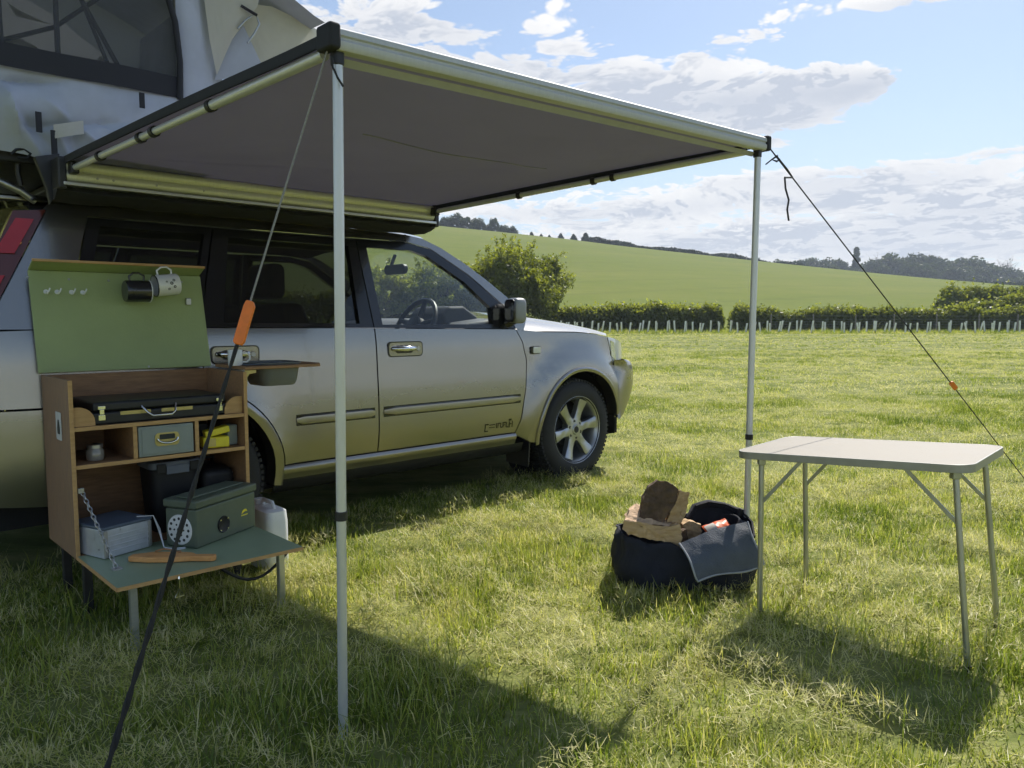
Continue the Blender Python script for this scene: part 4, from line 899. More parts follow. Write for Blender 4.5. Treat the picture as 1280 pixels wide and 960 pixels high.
def build_tent():
    T0 = -.13; T1 = -1.42
    r, L = rig_thing('roof_tent', 'blue-grey canvas roof tent with black-edged mesh window and cream entrance fly', 'tent', -3.0, -.75, 1.725)
    mb = MB(); mb.bb(L(-4.05, -.17, 1.727), L(-1.75, T1 + .03, 1.785)); mb.build('platform', M['black'], r, None, .01)
    # lower wall with soft folds, sagging skirt below the platform edge
    def lower(u, v):
        x = -4.15 + 2.35 * u; zt = 2.085 + .015 * u; zb = 1.752 + .012 * math.sin(x * 5) - .03 * max(0, 1 - abs(x + 2.95) / .25)
        z = zb + (zt - zb) * v
        bul = .035 * math.sin(math.pi * v)
        for (ax, az, bx_, bz, am, wd) in CREASE:
            dx, dz = bx_ - ax, bz - az; L2 = dx * dx + dz * dz; k = ((x - ax) * dx + (z - az) * dz) / L2; kk = min(1, max(0, k)); q = math.hypot(x - ax - dx * kk, z - az - dz * kk)
            bul += am * .9 * math.exp(-q / wd) * math.sin(math.pi * (.1 + .8 * kk))
        return L(x, T0 + bul, z)
    cr = random.Random(3); CREASE = []
    for i in range(60):
        x = cr.uniform(-4.1, -1.9); z = cr.uniform(1.80, 2.06); a = cr.choice((cr.uniform(-1.1, -.5), cr.uniform(-.35, .25), cr.uniform(-1.5, -1.0))); ln = cr.uniform(.12, .38)
        CREASE.append((x, z, x + ln * math.cos(a), z + ln * math.sin(a), cr.choice((-1, 1)) * cr.uniform(.03, .075), cr.uniform(.018, .05)))
    mb = MB(); mb.grid(lower, 260, 50); mb.build('wall', M['tent'], r, 80)
    # wall right of the window: upright panel with a soft fold
    def panel(u, v):
        x = -2.575 + (.165 + .12 * (1 - v)) * u; z = 2.07 + (2.90 - 2.07) * v
        return L(x, T0 - .012 + .02 * math.sin(u * math.pi * 1.6 + .4) - .10 * u * u, z)
    mb = MB(); mb.grid(panel, 12, 24); mb.build('wall', M['tent'], r, 80)
    mb = MB(); mb.grid(lambda u, v: L(-2.285 + (.485) * u, T0 - .11 + .012 * math.sin(u * 22) * (1 - v), 1.76 + (.36 - .16 * u) * v), 30, 8); mb.build('wall', M['tent'], r, 80)
    # window: mesh, band, edging
    win = thing_part('window', r)
    mb = MB(); mb.grid(lambda u, v: L(-4.15 + 1.575 * u, T0 - .012 + .01 * math.sin(u * 5), 2.12 + .75 * v), 16, 8); mb.build('mesh', M['mesh'], win, 80)
    mb = MB(); mb.grid(lambda u, v: L(-4.15 + 1.59 * u, T0 + .012 + .006 * math.sin(u * 17), 2.078 + .014 * u + .092 * v), 40, 3); mb.build('lower_band', M['webbing'], win, 80)
    mb = MB(); mb.tube([L(-2.575, T0 + .012, 2.085), L(-2.570, T0 + .012, 2.25), L(-2.585, T0 + .012, 2.42), L(-2.620, T0 + .012, 2.54), L(-2.70, T0 + .012, 2.68)], .014, 8); mb.build('edging', M['webbing'], win, 60)
    for px in (-3.25,): mb = MB(); mb.tube([L(px, T0 - .02, 2.15), L(px - .005, T0 - .02, 2.75)], .010, 8); mb.build('mullion', M['black'], win, 60)
    # straps hanging below the band
    for px, py, h in ((176, 118, .06), (47, 142, .075), (66, 165, .10)):
        x, z = pix_rig(px, py, T0 + .05); mb = MB(); mb.bb(L(x - .011, T0 + .058, z - h), L(x + .011, T0 + .066, z + .005)); mb.build('strap', M['webbing'], r, None, .002)
    x, z = pix_rig(84, 165, T0 + .06)
    mb = MB(); mb.grid(lambda u, v: L(x - .05 + .11 * u, T0 + .065 + .012 * math.sin(u * 3) * v, z + .02 - .055 * v + .035 * u), 6, 4); mb.build('patch', M['cream'], r, 60)
    # far wall, rear wall, roof, front
    mb = MB(); mb.grid(lambda u, v: L(-4.15 + 2.0 * u, T1 + .02 * math.sin(u * 9), 1.79 + (.33 if v == 0 else .33) * v), 8, 1); mb.build('far_wall', M['tent_dark'], r, 80)
    mb = MB(); mb.grid(lambda u, v: L(-4.15 + 2.0 * u, T1 + .02 * math.sin(u * 9), 2.12 + .76 * v), 8, 2); mb.build('far_wall', M['inner'], r, 80)
    # light slivers on the far side, put in as pale cream panels
    for pts in ([(10, 4), (30, 16), (62, 30), (20, 20)], [(-5, 42), (25, 48), (45, 58), (56, 70), (0, 60)], [(126, 70), (148, 86), (116, 80)], [(196, 74), (220, 84), (220, 96), (202, 92)], [(206, 50), (218, 48), (218, 66)]):
        q = [pix_rig(a, b, T1 + .04) for a, b in pts]; mb = MB(); mb.prism([(p[0] + 3.0, p[1] - 1.725) for p in q], L(-3.0, T1 + .04, 1.725), (1, 0, 0), (0, 0, 1), (0, 1, 0), .004); mb.build('far_light_sliver', M['cream'], r, None)
    def roofp(x): return float(np.interp(x, [-4.2, -3.2, -2.6, -2.04, -1.86], [2.60, 2.93, 2.90, 2.685, 2.603]))
    mb = MB(); mb.grid(lambda u, v: (lambda x: L(x, -.10 - 1.35 * v, roofp(x) + .008 * math.sin(v * 30)))(-4.2 + 2.36 * u), 40, 12); mb.build('roof_fly', M['tent'], r, 80)
    mb = MB(); mb.grid(lambda u, v: L(-4.17, T0 + (T1 - T0) * u, 1.79 + .80 * v), 4, 4); mb.build('rear_wall', M['inner'], r, 80)
    mb = MB(); mb.grid(lambda u, v: L(-2.30 - .03 * math.sin(v * 3), T0 - .12 + (T1 - T0 + .12) * u, 1.79 + .95 * v), 10, 6); mb.build('front_wall', M['tent'], r, 80)
    # cream entrance fly: near-side sheets folded round the opening, spring rod, gusset
    def poly(name, pts, t, mat, dt=0.0, bulge=.0):
        q = [pix_rig(a, b, t + dt * i) + (t + dt * i,) for i, (a, b) in enumerate(pts)]
        c = (sum(p[0] for p in q) / len(q), sum(p[1] for p in q) / len(q), sum(p[2] for p in q) / len(q)); vs = [L(p[0], p[2], p[1]) for p in q]; n = len(vs)
        mids = [tuple((a + b) / 2 for a, b in zip(v, L(c[0], c[2], c[1]))) for v in vs]; mids = [(m[0], m[1] - bulge * .7, m[2]) for m in mids]; cc = L(c[0], c[2] + bulge, c[1])
        mb = MB(); mb.add(vs + mids + [cc], [(i, (i + 1) % n, n + (i + 1) % n, n + i) for i in range(n)] + [(n + i, n + (i + 1) % n, 2 * n) for i in range(n)]); return mb.build(name, mat, r, 80)
    poly('fly_side', [(250, -40), (258, 20), (262, 50), (271, 94), (281, 70), (290, 50), (304, 30), (322, 8), (330, -30)], -.16, M['cream'], 0, .02)
    poly('gusset', [(304, 31), (326, 78), (316, 96), (268, 100), (276, 80), (289, 52)], -.20, M['tent'], 0, .01)
    poly('fly_front', [(303, 31), (322, 6), (340, 8), (375, 25), (398, 38), (390, 62), (326, 80)], -.24, M['cream'], 0, .015)
    rod = [pix_rig(a, b, -.10) for a, b in ((302, 33), (312, 22), (324, 14), (329, 27), (322, 40), (314, 51))]
    mb = MB(); mb.tube([L(a, -.14, b) for a, b in rod], .005, 8); mb.build('spring_rod', M['steel'], r, 60)
    hk = [pix_rig(a, b, -.09) for a, b in ((306, 4), (314, 9), (326, 16))]
    mb = MB(); mb.tube([L(a, -.13, b) for a, b in hk], .007, 6); mb.build('toggle', M['webbing'], r, 60)
    # frame hoops inside
    for pts in ([(-4.1, -.3, 2.70), (-3.0, -.28, 2.62), (-2.78, -.28, 2.22)], [(-4.1, -.8, 2.85), (-2.85, -.75, 2.78), (-2.6, -.75, 2.15)], [(-3.6, -1.1, 2.2), (-2.9, -.8, 2.5), (-2.62, -.3, 2.72)], [(-3.02, -.28, 2.15), (-3.02, -.28, 2.62)]):
        mb = MB(); mb.tube([L(*p) for p in pts], .011, 8); mb.build('pole', M['black'], r, 60)
    mb = MB(); mb.bb(L(-4.1, -.2, 1.80), L(-2.35, T1 + .06, 1.90)); mb.build('mattress', M['tent_dark'], r, None, .02)
    # corner bracket, strap loops and stay below the rear end
    mb = MB(); b = [pix_rig(a, c, -.06) for a, c in ((42, 196), (74, 192), (73, 236), (62, 256), (58, 236))]; mb.prism([(p[0] + 3.0, p[1] - 1.725) for p in b], (0, -.70, 0), (1, 0, 0), (0, 0, 1), (0, 1, 0), .03); mb.build('bracket', M['black'], r, None, .004)
    pts = [pix_rig(a, c, -.12) for a, c in ((14, 193), (20, 187), (30, 186), (38, 192), (34, 198), (22, 197))]
    mb = MB(); mb.tube([L(a, -.12, b) for a, b in pts], .006, 6); mb.build('strap_loop', M['webbing'], r, 60)
    pts = [pix_rig(a, c, -.2) for a, c in ((22, 195), (22, 215), (26, 232))]; mb = MB(); mb.tube([L(a, -.2, b) for a, b in pts], .010, 6); mb.build('stay', M['black'], r, 60)
    pts = [pix_rig(a, c, -.25) for a, c in ((-30, 222), (0, 227), (25, 238), (45, 252))]; mb = MB(); mb.tube([L(a, -.25, b) for a, b in pts], .016, 8); mb.build('stay', M['steel'], r, 60)
build_tent()

NEAR_TOP = at_depth(416, 50, 1.90); FAR_TOP = at_depth(950, 180, 3.24)
NEAR_FOOT = gnd(428.5, 912, .0); NEAR_FOOT = gnd(428.5, 908, .03); NEAR_FOOT.z = 0; FAR_FOOT = gnd(931.5, 703, .05); FAR_FOOT.z = 0
M['rail'] = pm('front_rail_aluminium', (.50, .51, .52), .55, .12, .06, 25, stretch=(6, 1, 1))
M['hem'] = pm('canopy_hem', (.34, .34, .29), .8, 0, .08, 30)
def build_awning():
    r, L = rig_thing('awning', 'dark grey pull-out awning on silver poles fixed along the car roof', 'awning', -2.2, .0, 1.64)
    x0, x1 = -3.10, -1.255
    # aluminium case with two ribs
    prof = [(-.05, 1.640), (.030, 1.640), (.046, 1.648), (.052, 1.664), (.046, 1.678), (.040, 1.683), (.046, 1.688), (.052, 1.702), (.046, 1.718), (.030, 1.726), (-.05, 1.726)]
    mb = MB(); n = 12; vs = []; fs = []; k = len(prof)
    for i in range(n + 1):
        for t, z in prof: vs.append(L(x0 + (x1 - x0) * i / n, t, z))
    for i in range(n):
        for j in range(k): fs.append((i * k + j, (i + 1) * k + j, (i + 1) * k + (j + 1) % k, i * k + (j + 1) % k))
    fs += [tuple(range(k)), tuple(n * k + j for j in range(k))]; mb.add(vs, fs); case = mb.build('case', M['alu_case'], r, 50)
    for x in (-2.98, -2.92, -2.75, -2.55, -1.9): mb = MB(); mb.lathe([(0, .003), (.004, .002), (.005, 0)], L(x, .0515, 1.662), (0, -1, 0), 8); mb.build('rivet', M['steel'], case, 40)
    mb = MB(); mb.bb(L(x0 - .004, -.02, 1.625), L(x1, .058, 1.6385)); mb.build('bottom_lip', M['alu'], case, None, .002)
    for x in (x0 - .012, x1): mb = MB(); mb.bb(L(x - .01, -.06, 1.61), L(x + .022, .056, 1.735)); mb.build('end_cap', M['black'], case, None, .008)
    mb = MB(); vs = []; fs = []; prof = [(-.06, 1.735), (-.13, 1.72), (-.17, 1.66), (-.16, 1.60), (-.10, 1.575), (-.03, 1.580), (.02, 1.605), (.01, 1.624), (-.06, 1.63)]; k = len(prof); n = 24
    for i in range(n + 1):
        x = x0 - .02 + (x1 - x0 + .05) * i / n; s = 1.0 if i < n else .86
        for t, z in prof: vs.append(L(x, -.07 + (t + .07) * s, 1.66 + (z - 1.66) * s + .004 * math.sin(i * 1.7 + t * 40)))
    for i in range(n):
        for j in range(k): fs.append((i * k + j, (i + 1) * k + j, (i + 1) * k + (j + 1) % k, i * k + (j + 1) % k))
    fs += [tuple(range(k)), tuple(n * k + j for j in range(k))]; mb.add(vs, fs).build('storage_bag', M['binding'], r, 60)
    N_, F_ = to_rig(NEAR_TOP), to_rig(FAR_TOP)
    # canopy sheet, thin but solid, sagging a little
    c00, c01 = (x0 + .01, .026, 1.7265), (x1 - .005, .026, 1.7265)
    lerp = lambda a, b, u: tuple(p + (q - p) * u for p, q in zip(a, b))
    wr = random.Random(8); WR = [(wr.choice((0, 1)) + wr.uniform(-.04, .04), wr.choice((0, 1)), wr.uniform(.15, .85), wr.uniform(.2, .8), wr.choice((-1, 1)) * wr.uniform(.003, .007), wr.uniform(.03, .07)) for _ in range(16)]
    def wrinkle(u, v):
        s = .004 * math.sin(u * 19 + v * 3) * math.sin(math.pi * v) + .003 * math.sin(v * 14 - u * 5) * math.sin(math.pi * u)
        for (a, b, c, d_, am, wd) in WR:
            dx, dy = c - a, d_ - b; L2 = dx * dx + dy * dy; k = min(1, max(0, ((u - a) * dx + (v - b) * dy) / L2)); q = math.hypot(u - a - dx * k, v - b - dy * k); s += am * math.exp(-q / wd) * math.sin(math.pi * k)
        return s * min(1, 12 * min(v, 1 - v))
    def can(u, v, dz=0.0):
        a, b = lerp(c00, c01, u), lerp((N_[0], N_[1] - .01, N_[2] + .012), (F_[0], F_[1] - .01, F_[2] + .008), u); p = lerp(a, b, v)
        return L(p[0], p[1], p[2] - .035 * math.sin(math.pi * u) * math.sin(math.pi * v) + wrinkle(u, v) + dz)
    mb = MB(); nu, nv = 90, 90; vs = [can(i / nu, j / nv) for i in range(nu + 1) for j in range(nv + 1)] + [can(i / nu, j / nv, .004) for i in range(nu + 1) for j in range(nv + 1)]
    W_ = nv + 1; off = (nu + 1) * W_; fs = []
    for i in range(nu):
        for j in range(nv): fs += [(i * W_ + j, (i + 1) * W_ + j, (i + 1) * W_ + j + 1, i * W_ + j + 1), (off + i * W_ + j, off + i * W_ + j + 1, off + (i + 1) * W_ + j + 1, off + (i + 1) * W_ + j)]
    for i in range(nu): fs += [(i * W_, (i + 1) * W_, off + (i + 1) * W_, off + i * W_), (i * W_ + nv, off + i * W_ + nv, off + (i + 1) * W_ + nv, (i + 1) * W_ + nv)]
    for j in range(nv): fs += [(j, off + j, off + j + 1, j + 1), (nu * W_ + j, nu * W_ + j + 1, off + nu * W_ + j + 1, off + nu * W_ + j)]
    canopy = mb.add(vs, fs).build('canopy', M['canopy'], r, 50)
    mb = MB(); mb.tube([Vector(can(.30 + .5 * k / 14, .62 - .02 * k / 14)) - Vector((0, 0, .002)) for k in range(15)], .0020, 6); mb.build('seam', M['trim'], canopy, 60)
    for u in (0, 1):
        mb = MB(); s = 1 if u else -1
        mb.grid(lambda a, v: (lambda p: (p[0] + s * (.004 + .0 * v), p[1], p[2] + .008 - .028 * v))(can(u, a)), 20, 1)
        mb.grid(lambda a, v: (lambda p: (p[0] + s * (.010), p[1], p[2] + .008 - .028 * v))(can(u, a)), 20, 1)
        mb.build('edge_binding', M['binding'], canopy, 60)
    # front rail
    rail = [(.0, -.036), (.030, -.034), (.036, -.026), (.036, -.010), (.030, -.004), (.030, .002), (.036, .006), (.034, .022), (.022, .030), (-.012, .030), (-.016, -.03)]
    mb = MB(); vs = []; fs = []; k = len(rail); n = 16; a, b = N_, F_
    for i in range(n + 1):
        p = lerp(a, b, i / n)
        for t, z in rail: vs.append(L(p[0], p[1] + t * .9, p[2] + z * .84))
    for i in range(n):
        for j in range(k): fs.append((i * k + j, (i + 1) * k + j, (i + 1) * k + (j + 1) % k, i * k + (j + 1) % k))
    fs += [tuple(range(k)), tuple(n * k + j for j in range(k))]; rl = mb.add(vs, fs).build('front_rail', M['rail'], r, 45)
    for p, s in ((N_, -1), (F_, 1)):
        mb = MB(); mb.bb(L(p[0] - .016 + s * .014, p[1] - .03, p[2] - .030), L(p[0] + .016 + s * .014, p[1] + .038, p[2] + .0305)); mb.build('end_cap', M['binding'], rl, None, .008)
    # the fabric roll hem under the rail
    mb = MB(); mb.grid(lambda u, v: (lambda p: L(p[0], p[1] - .004 - .012 * v, p[2] - .036 - .016 * v))(lerp(N_, F_, .015 + .97 * u)), 16, 2); mb.build('hem', M['hem'], rl, 60)
    # side arms with clips
    for e0, e1, cl in (((x0 + .03, .07, 1.690), (N_[0] + .012, N_[1] - .06, N_[2] - .016), (.16, .37, .43, .66)), ((x1 - .02, .07, 1.690), (F_[0] - .006, F_[1] - .06, F_[2] - .022), (.33, .58, .64))):
        mb = MB(); mb.tube([L(*e0), L(*lerp(e0, e1, cl[-1]))], .0125, 12); arm = mb.build('arm', M['pole'], r, 60)
        mb = MB(); mb.tube([L(*lerp(e0, e1, cl[-1])), L(*e1)], .0150, 12); mb.build('arm_sleeve', M['pole'], arm, 60)
        for c in cl: mb = MB(); mb.tube([L(*lerp(e0, e1, c - .006)), L(*lerp(e0, e1, c + .006))], .0185, 12); mb.build('clip', M['black'], arm, 60)
        mb = MB(); mb.box(L(*e0), (.03, .05, .045)); mb.build('hinge', M['black'], arm, None, .005)
    # legs
    for top, foot, split, rad in ((NEAR_TOP, NEAR_FOOT, 637, .0130), (FAR_TOP, FAR_FOOT, 526, .0135)):
        tp = Vector(top); t = to_rig(tp); tp = Vector(L(t[0] + (.01 if top is NEAR_TOP else -.022), t[1] + .004, t[2] - .030)); fr = to_rig(foot); ft = Vector(L(fr[0], fr[1], 0.0)); ft.z = -1.64
        f = {637: .655, 526: .665}[split]; mid = tp.lerp(ft, f)
        mb = MB(); mb.tube([tp + (ft - tp).normalized() * .028, mid], rad, 16); leg = mb.build('leg', M['pole'], r, 60)
        mb = MB(); mb.tube([mid, ft - Vector((0, 0, .02))], rad * .97, 16); mb.build('inner_tube', M['pole'], leg, 60)
        mb = MB(); mb.tube([mid + (tp - ft).normalized() * .012, mid + (ft - tp).normalized() * .012], rad + .003, 16); mb.build('clamp', M['black'], leg, 60, .002)
        mb = MB(); mb.box(tp + Vector((0, .002, .004)), (.026, .03, .068)); mb.build('knuckle', M['black'], leg, None, .006)
    # shock cord on the near leg
    mb = MB(); q = [to_rig(at_depth(a, b, 1.885)) for a, b in ((414, 72), (416, 84), (422, 97), (429, 108))]; mb.tube([L(*p) for p in q], .0028, 6); mb.build('shock_cord', M['rope'], r, 60)
build_awning()

def build_guys():
    def tensioner(root, c, d, s, side):
        d = d.normalized(); u = d.cross(Vector((0, 1, 0))).normalized(); w = d.cross(u)
        mb = MB(); mb.prism([(-.5 * s, -.010), (-.42 * s, -.014), (.40 * s, -.013), (.5 * s, -.006), (.5 * s, .010), (.38 * s, .013), (-.46 * s, .012), (-.5 * s, .006)], c - w * .006, d, u, w, .012); mb.build('tensioner', M['orange'], root, None, .003)
    # near rope: thin grey cord down to the orange runner, doubled black cord below it
    top = NEAR_TOP + Vector((-.012, -.01, -.03)); peg = gnd(118, 1012, .02); dirn = peg - top
    r = thing('guy_rope', 'guy cord with orange runner crossing in front of the cupboard', 'guy rope', peg, 0, 'awning guy ropes')
    P = lambda k: top + dirn * k - peg
    def frac(py):
        lo, hi = 0, 1
        for _ in range(40):
            m = (lo + hi) / 2; q = top + dirn * m; d = q.y * math.cos(PITCH) - (q.z - H) * math.sin(PITCH); yy = 480 - F * (q.y * math.sin(PITCH) + (q.z - H) * math.cos(PITCH)) / d
            if yy < py: lo = m
            else: hi = m
        return lo
    k1, k2 = frac(375), frac(432)
    mb = MB(); mb.tube([P(0), P(k1), P(k2)], .0026, 8); mb.build('cord', M['rope_grey'], r, 60)
    mb = MB(); n = 40
    for ph in (0, math.pi): mb.tube([P(k1 + .02 + (1 - k1 - .02) * i / n) + Vector((math.cos(i * 1.1 + ph) * .0032, math.sin(i * 1.1 + ph) * .0032, 0)) * (.6 + .6 * i / n) for i in range(n + 1)], [.0030 + .0020 * i / n for i in range(n + 1)], 7)
    mb.build('doubled_cord', M['rope'], r, 60)
    tensioner(r, P((k1 + k2) / 2) + Vector((.004, -.008, 0)), -dirn, .105, 1)
    mb = MB(); mb.tube([Vector((.02, .01, .05)), Vector((0, 0, .0)), Vector((-.05, -.03, -.12))], .005, 8); mb.build('peg', M['steel'], r, 60)
    top = FAR_TOP + Vector((.02, -.02, -.004)); peg = gnd(1288, 608, .02); dirn = peg - top
    r = thing('guy_rope', 'black guy cord with small orange runner and loose knotted tail', 'guy rope', peg, 0, 'awning guy ropes')
    P = lambda k: top + dirn * k - peg
    mb = MB(); mb.tube([P(0), P(.5), P(1)], .0030, 8); mb.build('cord', M['rope'], r, 60)
    kk = frac(482); tensioner(r, P(kk) + Vector((0, -.006, 0)), -dirn, .075, 1)
    q = [P(frac(196)) + Vector(v) for v in ((0, 0, 0), (.012, -.004, -.012), (.0, -.006, -.02), (-.02, -.004, -.012), (.004, -.003, .004))]
    mb = MB(); mb.tube(q, .0045, 7); mb.tube([q[3], q[3] + Vector((-.025, 0, -.02))], .003, 6); mb.build('knot', M['rope'], r, 60)
    q = [P(frac(222))] + [at_depth(a, b, 3.215) - peg for a, b in ((981, 222), (982, 236), (986, 250), (984, 262), (986, 276))]
    mb = MB(); mb.tube([P(frac(196)) + Vector((.004, -.004, -.004)), P(frac(210)) + Vector((.006, -.004, -.004)), *q], .0040, 7); mb.build('loose_tail', M['rope'], r, 60)
    mb = MB(); mb.tube([Vector((-.02, .0, .05)), Vector((0, 0, 0)), Vector((.06, -.01, -.12))], .005, 8); mb.build('peg', M['steel'], r, 60)
build_guys()
# ------------------------------------------------------------------ camp kitchen cupboard and what stands in it
def wood(name, c1, c2, rough=.6, sc=(2, 14, 14), s=6):
    return pm(name, c1, rough, 0, 0, s, .15, 60, col2=c2, stretch=sc, detail=8)
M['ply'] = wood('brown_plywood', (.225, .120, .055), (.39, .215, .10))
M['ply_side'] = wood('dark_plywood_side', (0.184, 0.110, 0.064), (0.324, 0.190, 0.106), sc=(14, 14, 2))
M['ply_edge'] = wood('pale_plywood_edge', (.47, .27, .10), (.60, .37, .15))
M['green'] = pm('sage_green_paint', (0.314, 0.380, 0.162), .5, 0, .11, 3, bump=.12, bscale=90)
M['flap_green'] = pm('sage_green_worktop', (0.270, 0.342, 0.207), .42, 0, .12, 3, bump=.08, bscale=90)
M['brass'] = pm('brass_plate', (.55, .45, .16), .4, .4, .1, 20)
M['stove'] = pm('black_stove_case', (.022, .023, .026), .38, .2, .2, 20)
M['drawer'] = pm('grey_green_drawer', (0.272, 0.306, 0.272), .5, 0, .1, 8)
M['ammo'] = pm('olive_ammo_box', (0.108, 0.135, 0.094), .5, .1, .12, 8, bump=.1)
M['speaker'] = pm('speaker_black', (.01, .01, .011), .6, 0, .2, 60)
M['yellow'] = pm('yellow_packet', (.80, .68, .04), .45, 0, .1, 15)
M['enamel_white'] = pm('white_enamel', (.75, .75, .73), .2, 0, .04, 8, coat=.4)
M['enamel_black'] = pm('black_enamel', (.02, .02, .022), .2, 0, .2, 8, coat=.5)
M['bin_lid'] = pm('slate_lid', (0.128, 0.145, 0.178), .5, 0, .1, 10)
M['bowl'] = pm('grey_bowl', (0.150, 0.158, 0.150), .5, .1, .1, 10)
M['board'] = wood('oiled_chopping_board', (0.544, 0.240, 0.072), (0.800, 0.416, 0.144), sc=(3, 20, 8))
M['case_top'] = pm('blue_grey_case_top', (.10, .13, .17), .5, .2, .1, 10)
M['case_side'] = pm('ribbed_aluminium_case', (.60, .63, .68), .3, .5, .08, 30)
M['ink'] = pm('printed_ink', (.03, .035, .03), .7, 0, .2, 30)
M['paper'] = pm('paper_label', (.55, .55, .52), .8, 0, .08, 20)
M['jar_glass'] = pm('jar_glass', (.30, .28, .24), .12, .1, .1, 20, coat=.5)
CX0, CX1, CT0, CT1, CZ0, CZ1 = -3.212, -2.548, .035, .42, .222, .878
TH = .013
def build_cupboard():
    r, L = rig_thing('camp_kitchen', 'open plywood camp cupboard with raised green lid and lowered green flap', 'cupboard', -2.88, .23, 0)
    def panel(name, a, b, mat, bev=.0015, parent=None): mb = MB(); mb.bb(L(*a), L(*b)); return mb.build(name, mat, parent or r, None, bev)
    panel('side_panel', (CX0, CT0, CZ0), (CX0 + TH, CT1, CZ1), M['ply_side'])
    panel('side_panel', (CX1 - TH, CT0, CZ0), (CX1, CT1, CZ1), M['ply'])
    panel('back_panel', (CX0 + TH, CT0, CZ0), (CX1 - TH, CT0 + .008, CZ1 - .002), M['ply'])
    panel('base', (CX0 + TH, CT0 + .009, CZ0), (CX1 - TH, CT1 - .002, CZ0 + TH), M['ply'])
    for x in (CX0, CX1 - TH): panel('front_edge', (x - .001, CT1, CZ0), (x + TH + .001, CT1 + .003, CZ1), M['ply_edge'])
    for z in (.692, .553):
        s = panel('shelf', (CX0 + TH, CT0 + .009, z), (CX1 - TH, CT1 - .004, z + TH), M['ply'])
        panel('shelf_edge', (CX0 + TH + .001, CT1 - .004, z - .001), (CX1 - TH - .001, CT1, z + TH + .001), M['ply_edge'], .001, s)
    for x in (-2.998, -2.765):
        s = panel('divider', (x, CT0 + .009, .567), (x + TH, CT1 - .006, .691), M['ply'])
        panel('divider_edge', (x - .001, CT1 - .006, .5675), (x + TH + .001, CT1 - .002, .6905), M['ply_edge'], .001, s)
    # rounded end stops on the top shelf
    for x, s in ((CX0 + TH + .001, 1), (CX1 - TH - .001, -1)):
        mb = MB(); pts = [(0, 0), (.075, 0)] + [(.018 + .057 * math.cos(math.radians(a)), .057 * math.sin(math.radians(a)) + .014) for a in range(0, 91, 15)] + [(0, .071)]
        o = L(x, CT1 - .016, .706); mb.prism([(p[0] * s, p[1]) for p in pts], o, (1, 0, 0), (0, 0, 1), (0, 1, 0), .012); mb.build('end_stop', M['ply_edge'], r, None, .001)
    # lid: sage panel leaning back on the car, lip along its free edge
    a0, a1 = Vector((0, CT0 + .012, CZ1 + .006)), Vector((0, -.045, 1.288)); dl = (a1 - a0)
    lid = MB(); n_ = Vector((0, dl.z, -dl.y)).normalized() * .012
    vs = [L(x, *( (p + q)[1:])) for x in (CX0 - .012, CX1 + .002) for p in (a0, a1) for q in (Vector((0, 0, 0)), n_)]
    lid.add(vs, [(0, 1, 3, 2), (4, 6, 7, 5), (0, 4, 5, 1), (2, 3, 7, 6), (0, 2, 6, 4), (1, 5, 7, 3)]); ld = lid.build('lid', M['green'], r, None, .002)
    mb = MB(); top = a1; out_ = Vector((0, .085, .047))
    vs = []
    for x in (CX0 - .012, CX1 + .002):
        for p, q in ((top - dl.normalized() * .0, 0), (top + out_, 0)):
            pass
    b0 = a1 + n_ * .02; b1 = b0 + Vector((0, .075, .034)); nn = Vector((0, -.034, .075)).normalized() * .010
    vs = [L(x, *((p + q)[1:])) for x in (CX0 - .008, CX1 - .002) for p in (b0, b1) for q in (Vector((0, 0, 0)), nn)]
    mb.add(vs, [(0, 1, 3, 2), (4, 6, 7, 5), (0, 4, 5, 1), (2, 3, 7, 6), (0, 2, 6, 4), (1, 5, 7, 3)]); mb.build('lid_lip', M['green'], ld, None, .002)
    mb = MB(); c0 = b1 + Vector((0, .0005, -.0005)); c1 = b1 + Vector((0, .003, .0015)); vs = [L(x, *((p + q)[1:])) for x in (CX0 - .009, CX1 - .001) for p in (c0, c1) for q in (Vector((0, 0, 0)), nn * 1.02)]; mb.add(vs, [(0, 1, 3, 2), (4, 6, 7, 5), (0, 4, 5, 1), (2, 3, 7, 6), (0, 2, 6, 4), (1, 5, 7, 3)]); mb.build('lip_edge', M['ply_edge'], ld, None)
    face = lambda x, f: Vector(L(x, *( (a0 + dl * f + n_)[1:])))          # point on the lid's inner face
    nv = (Vector(L(0, *((n_)[1:]))) - Vector(L(0, 0, 0))).normalized()
    LIDF.append((r, face, nv))
    for px in (60, 74, 92, 106):
        x = pix_rig(px, 360, .02)[0]; c = face(x, .79); mb = MB(); mb.lathe([(0, .004), (.009, .004), (.010, 0)], c, nv, 10); mb.tube([c + nv * .003, c + nv * .020 + Vector((0, 0, -.012)), c + nv * .030 + Vector((.004, 0, -.004)), c + nv * .030 + Vector((.008, 0, .008))], .0032, 6); mb.build('mug_hook', M['white'], ld, 50)
    for px in (165, 200): c = face(pix_rig(px, 345, .02)[0], .86); mb = MB(); mb.lathe([(0, .004), (.009, .004), (.010, 0)], c, nv, 10); mb.tube([c + nv * .003, c + nv * .022 + Vector((0, 0, -.012)), c + nv * .032 + Vector((0, 0, .004))], .0030, 6); mb.build('mug_hook', M['white'], ld, 50)
    for px, f in ((38, .93), (90, .92), (140, .92), (232, .93), (236, .70), (178, .02)): c = face(pix_rig(px, 350, .02)[0], f); mb = MB(); mb.lathe([(0, .002), (.004, .002), (.005, 0)], c, nv, 8); mb.build('screw', M['steel'], ld, 40)
    c = face(pix_rig(238, 385, .02)[0], .71); mb = MB(); mb.box(c + nv * .006, (.022, .012, .03)); mb.build('catch', M['steel'], ld, None, .003)
    # flap with pale edge, legs, chain, triangle pull
    FT = .878; FZ = .235
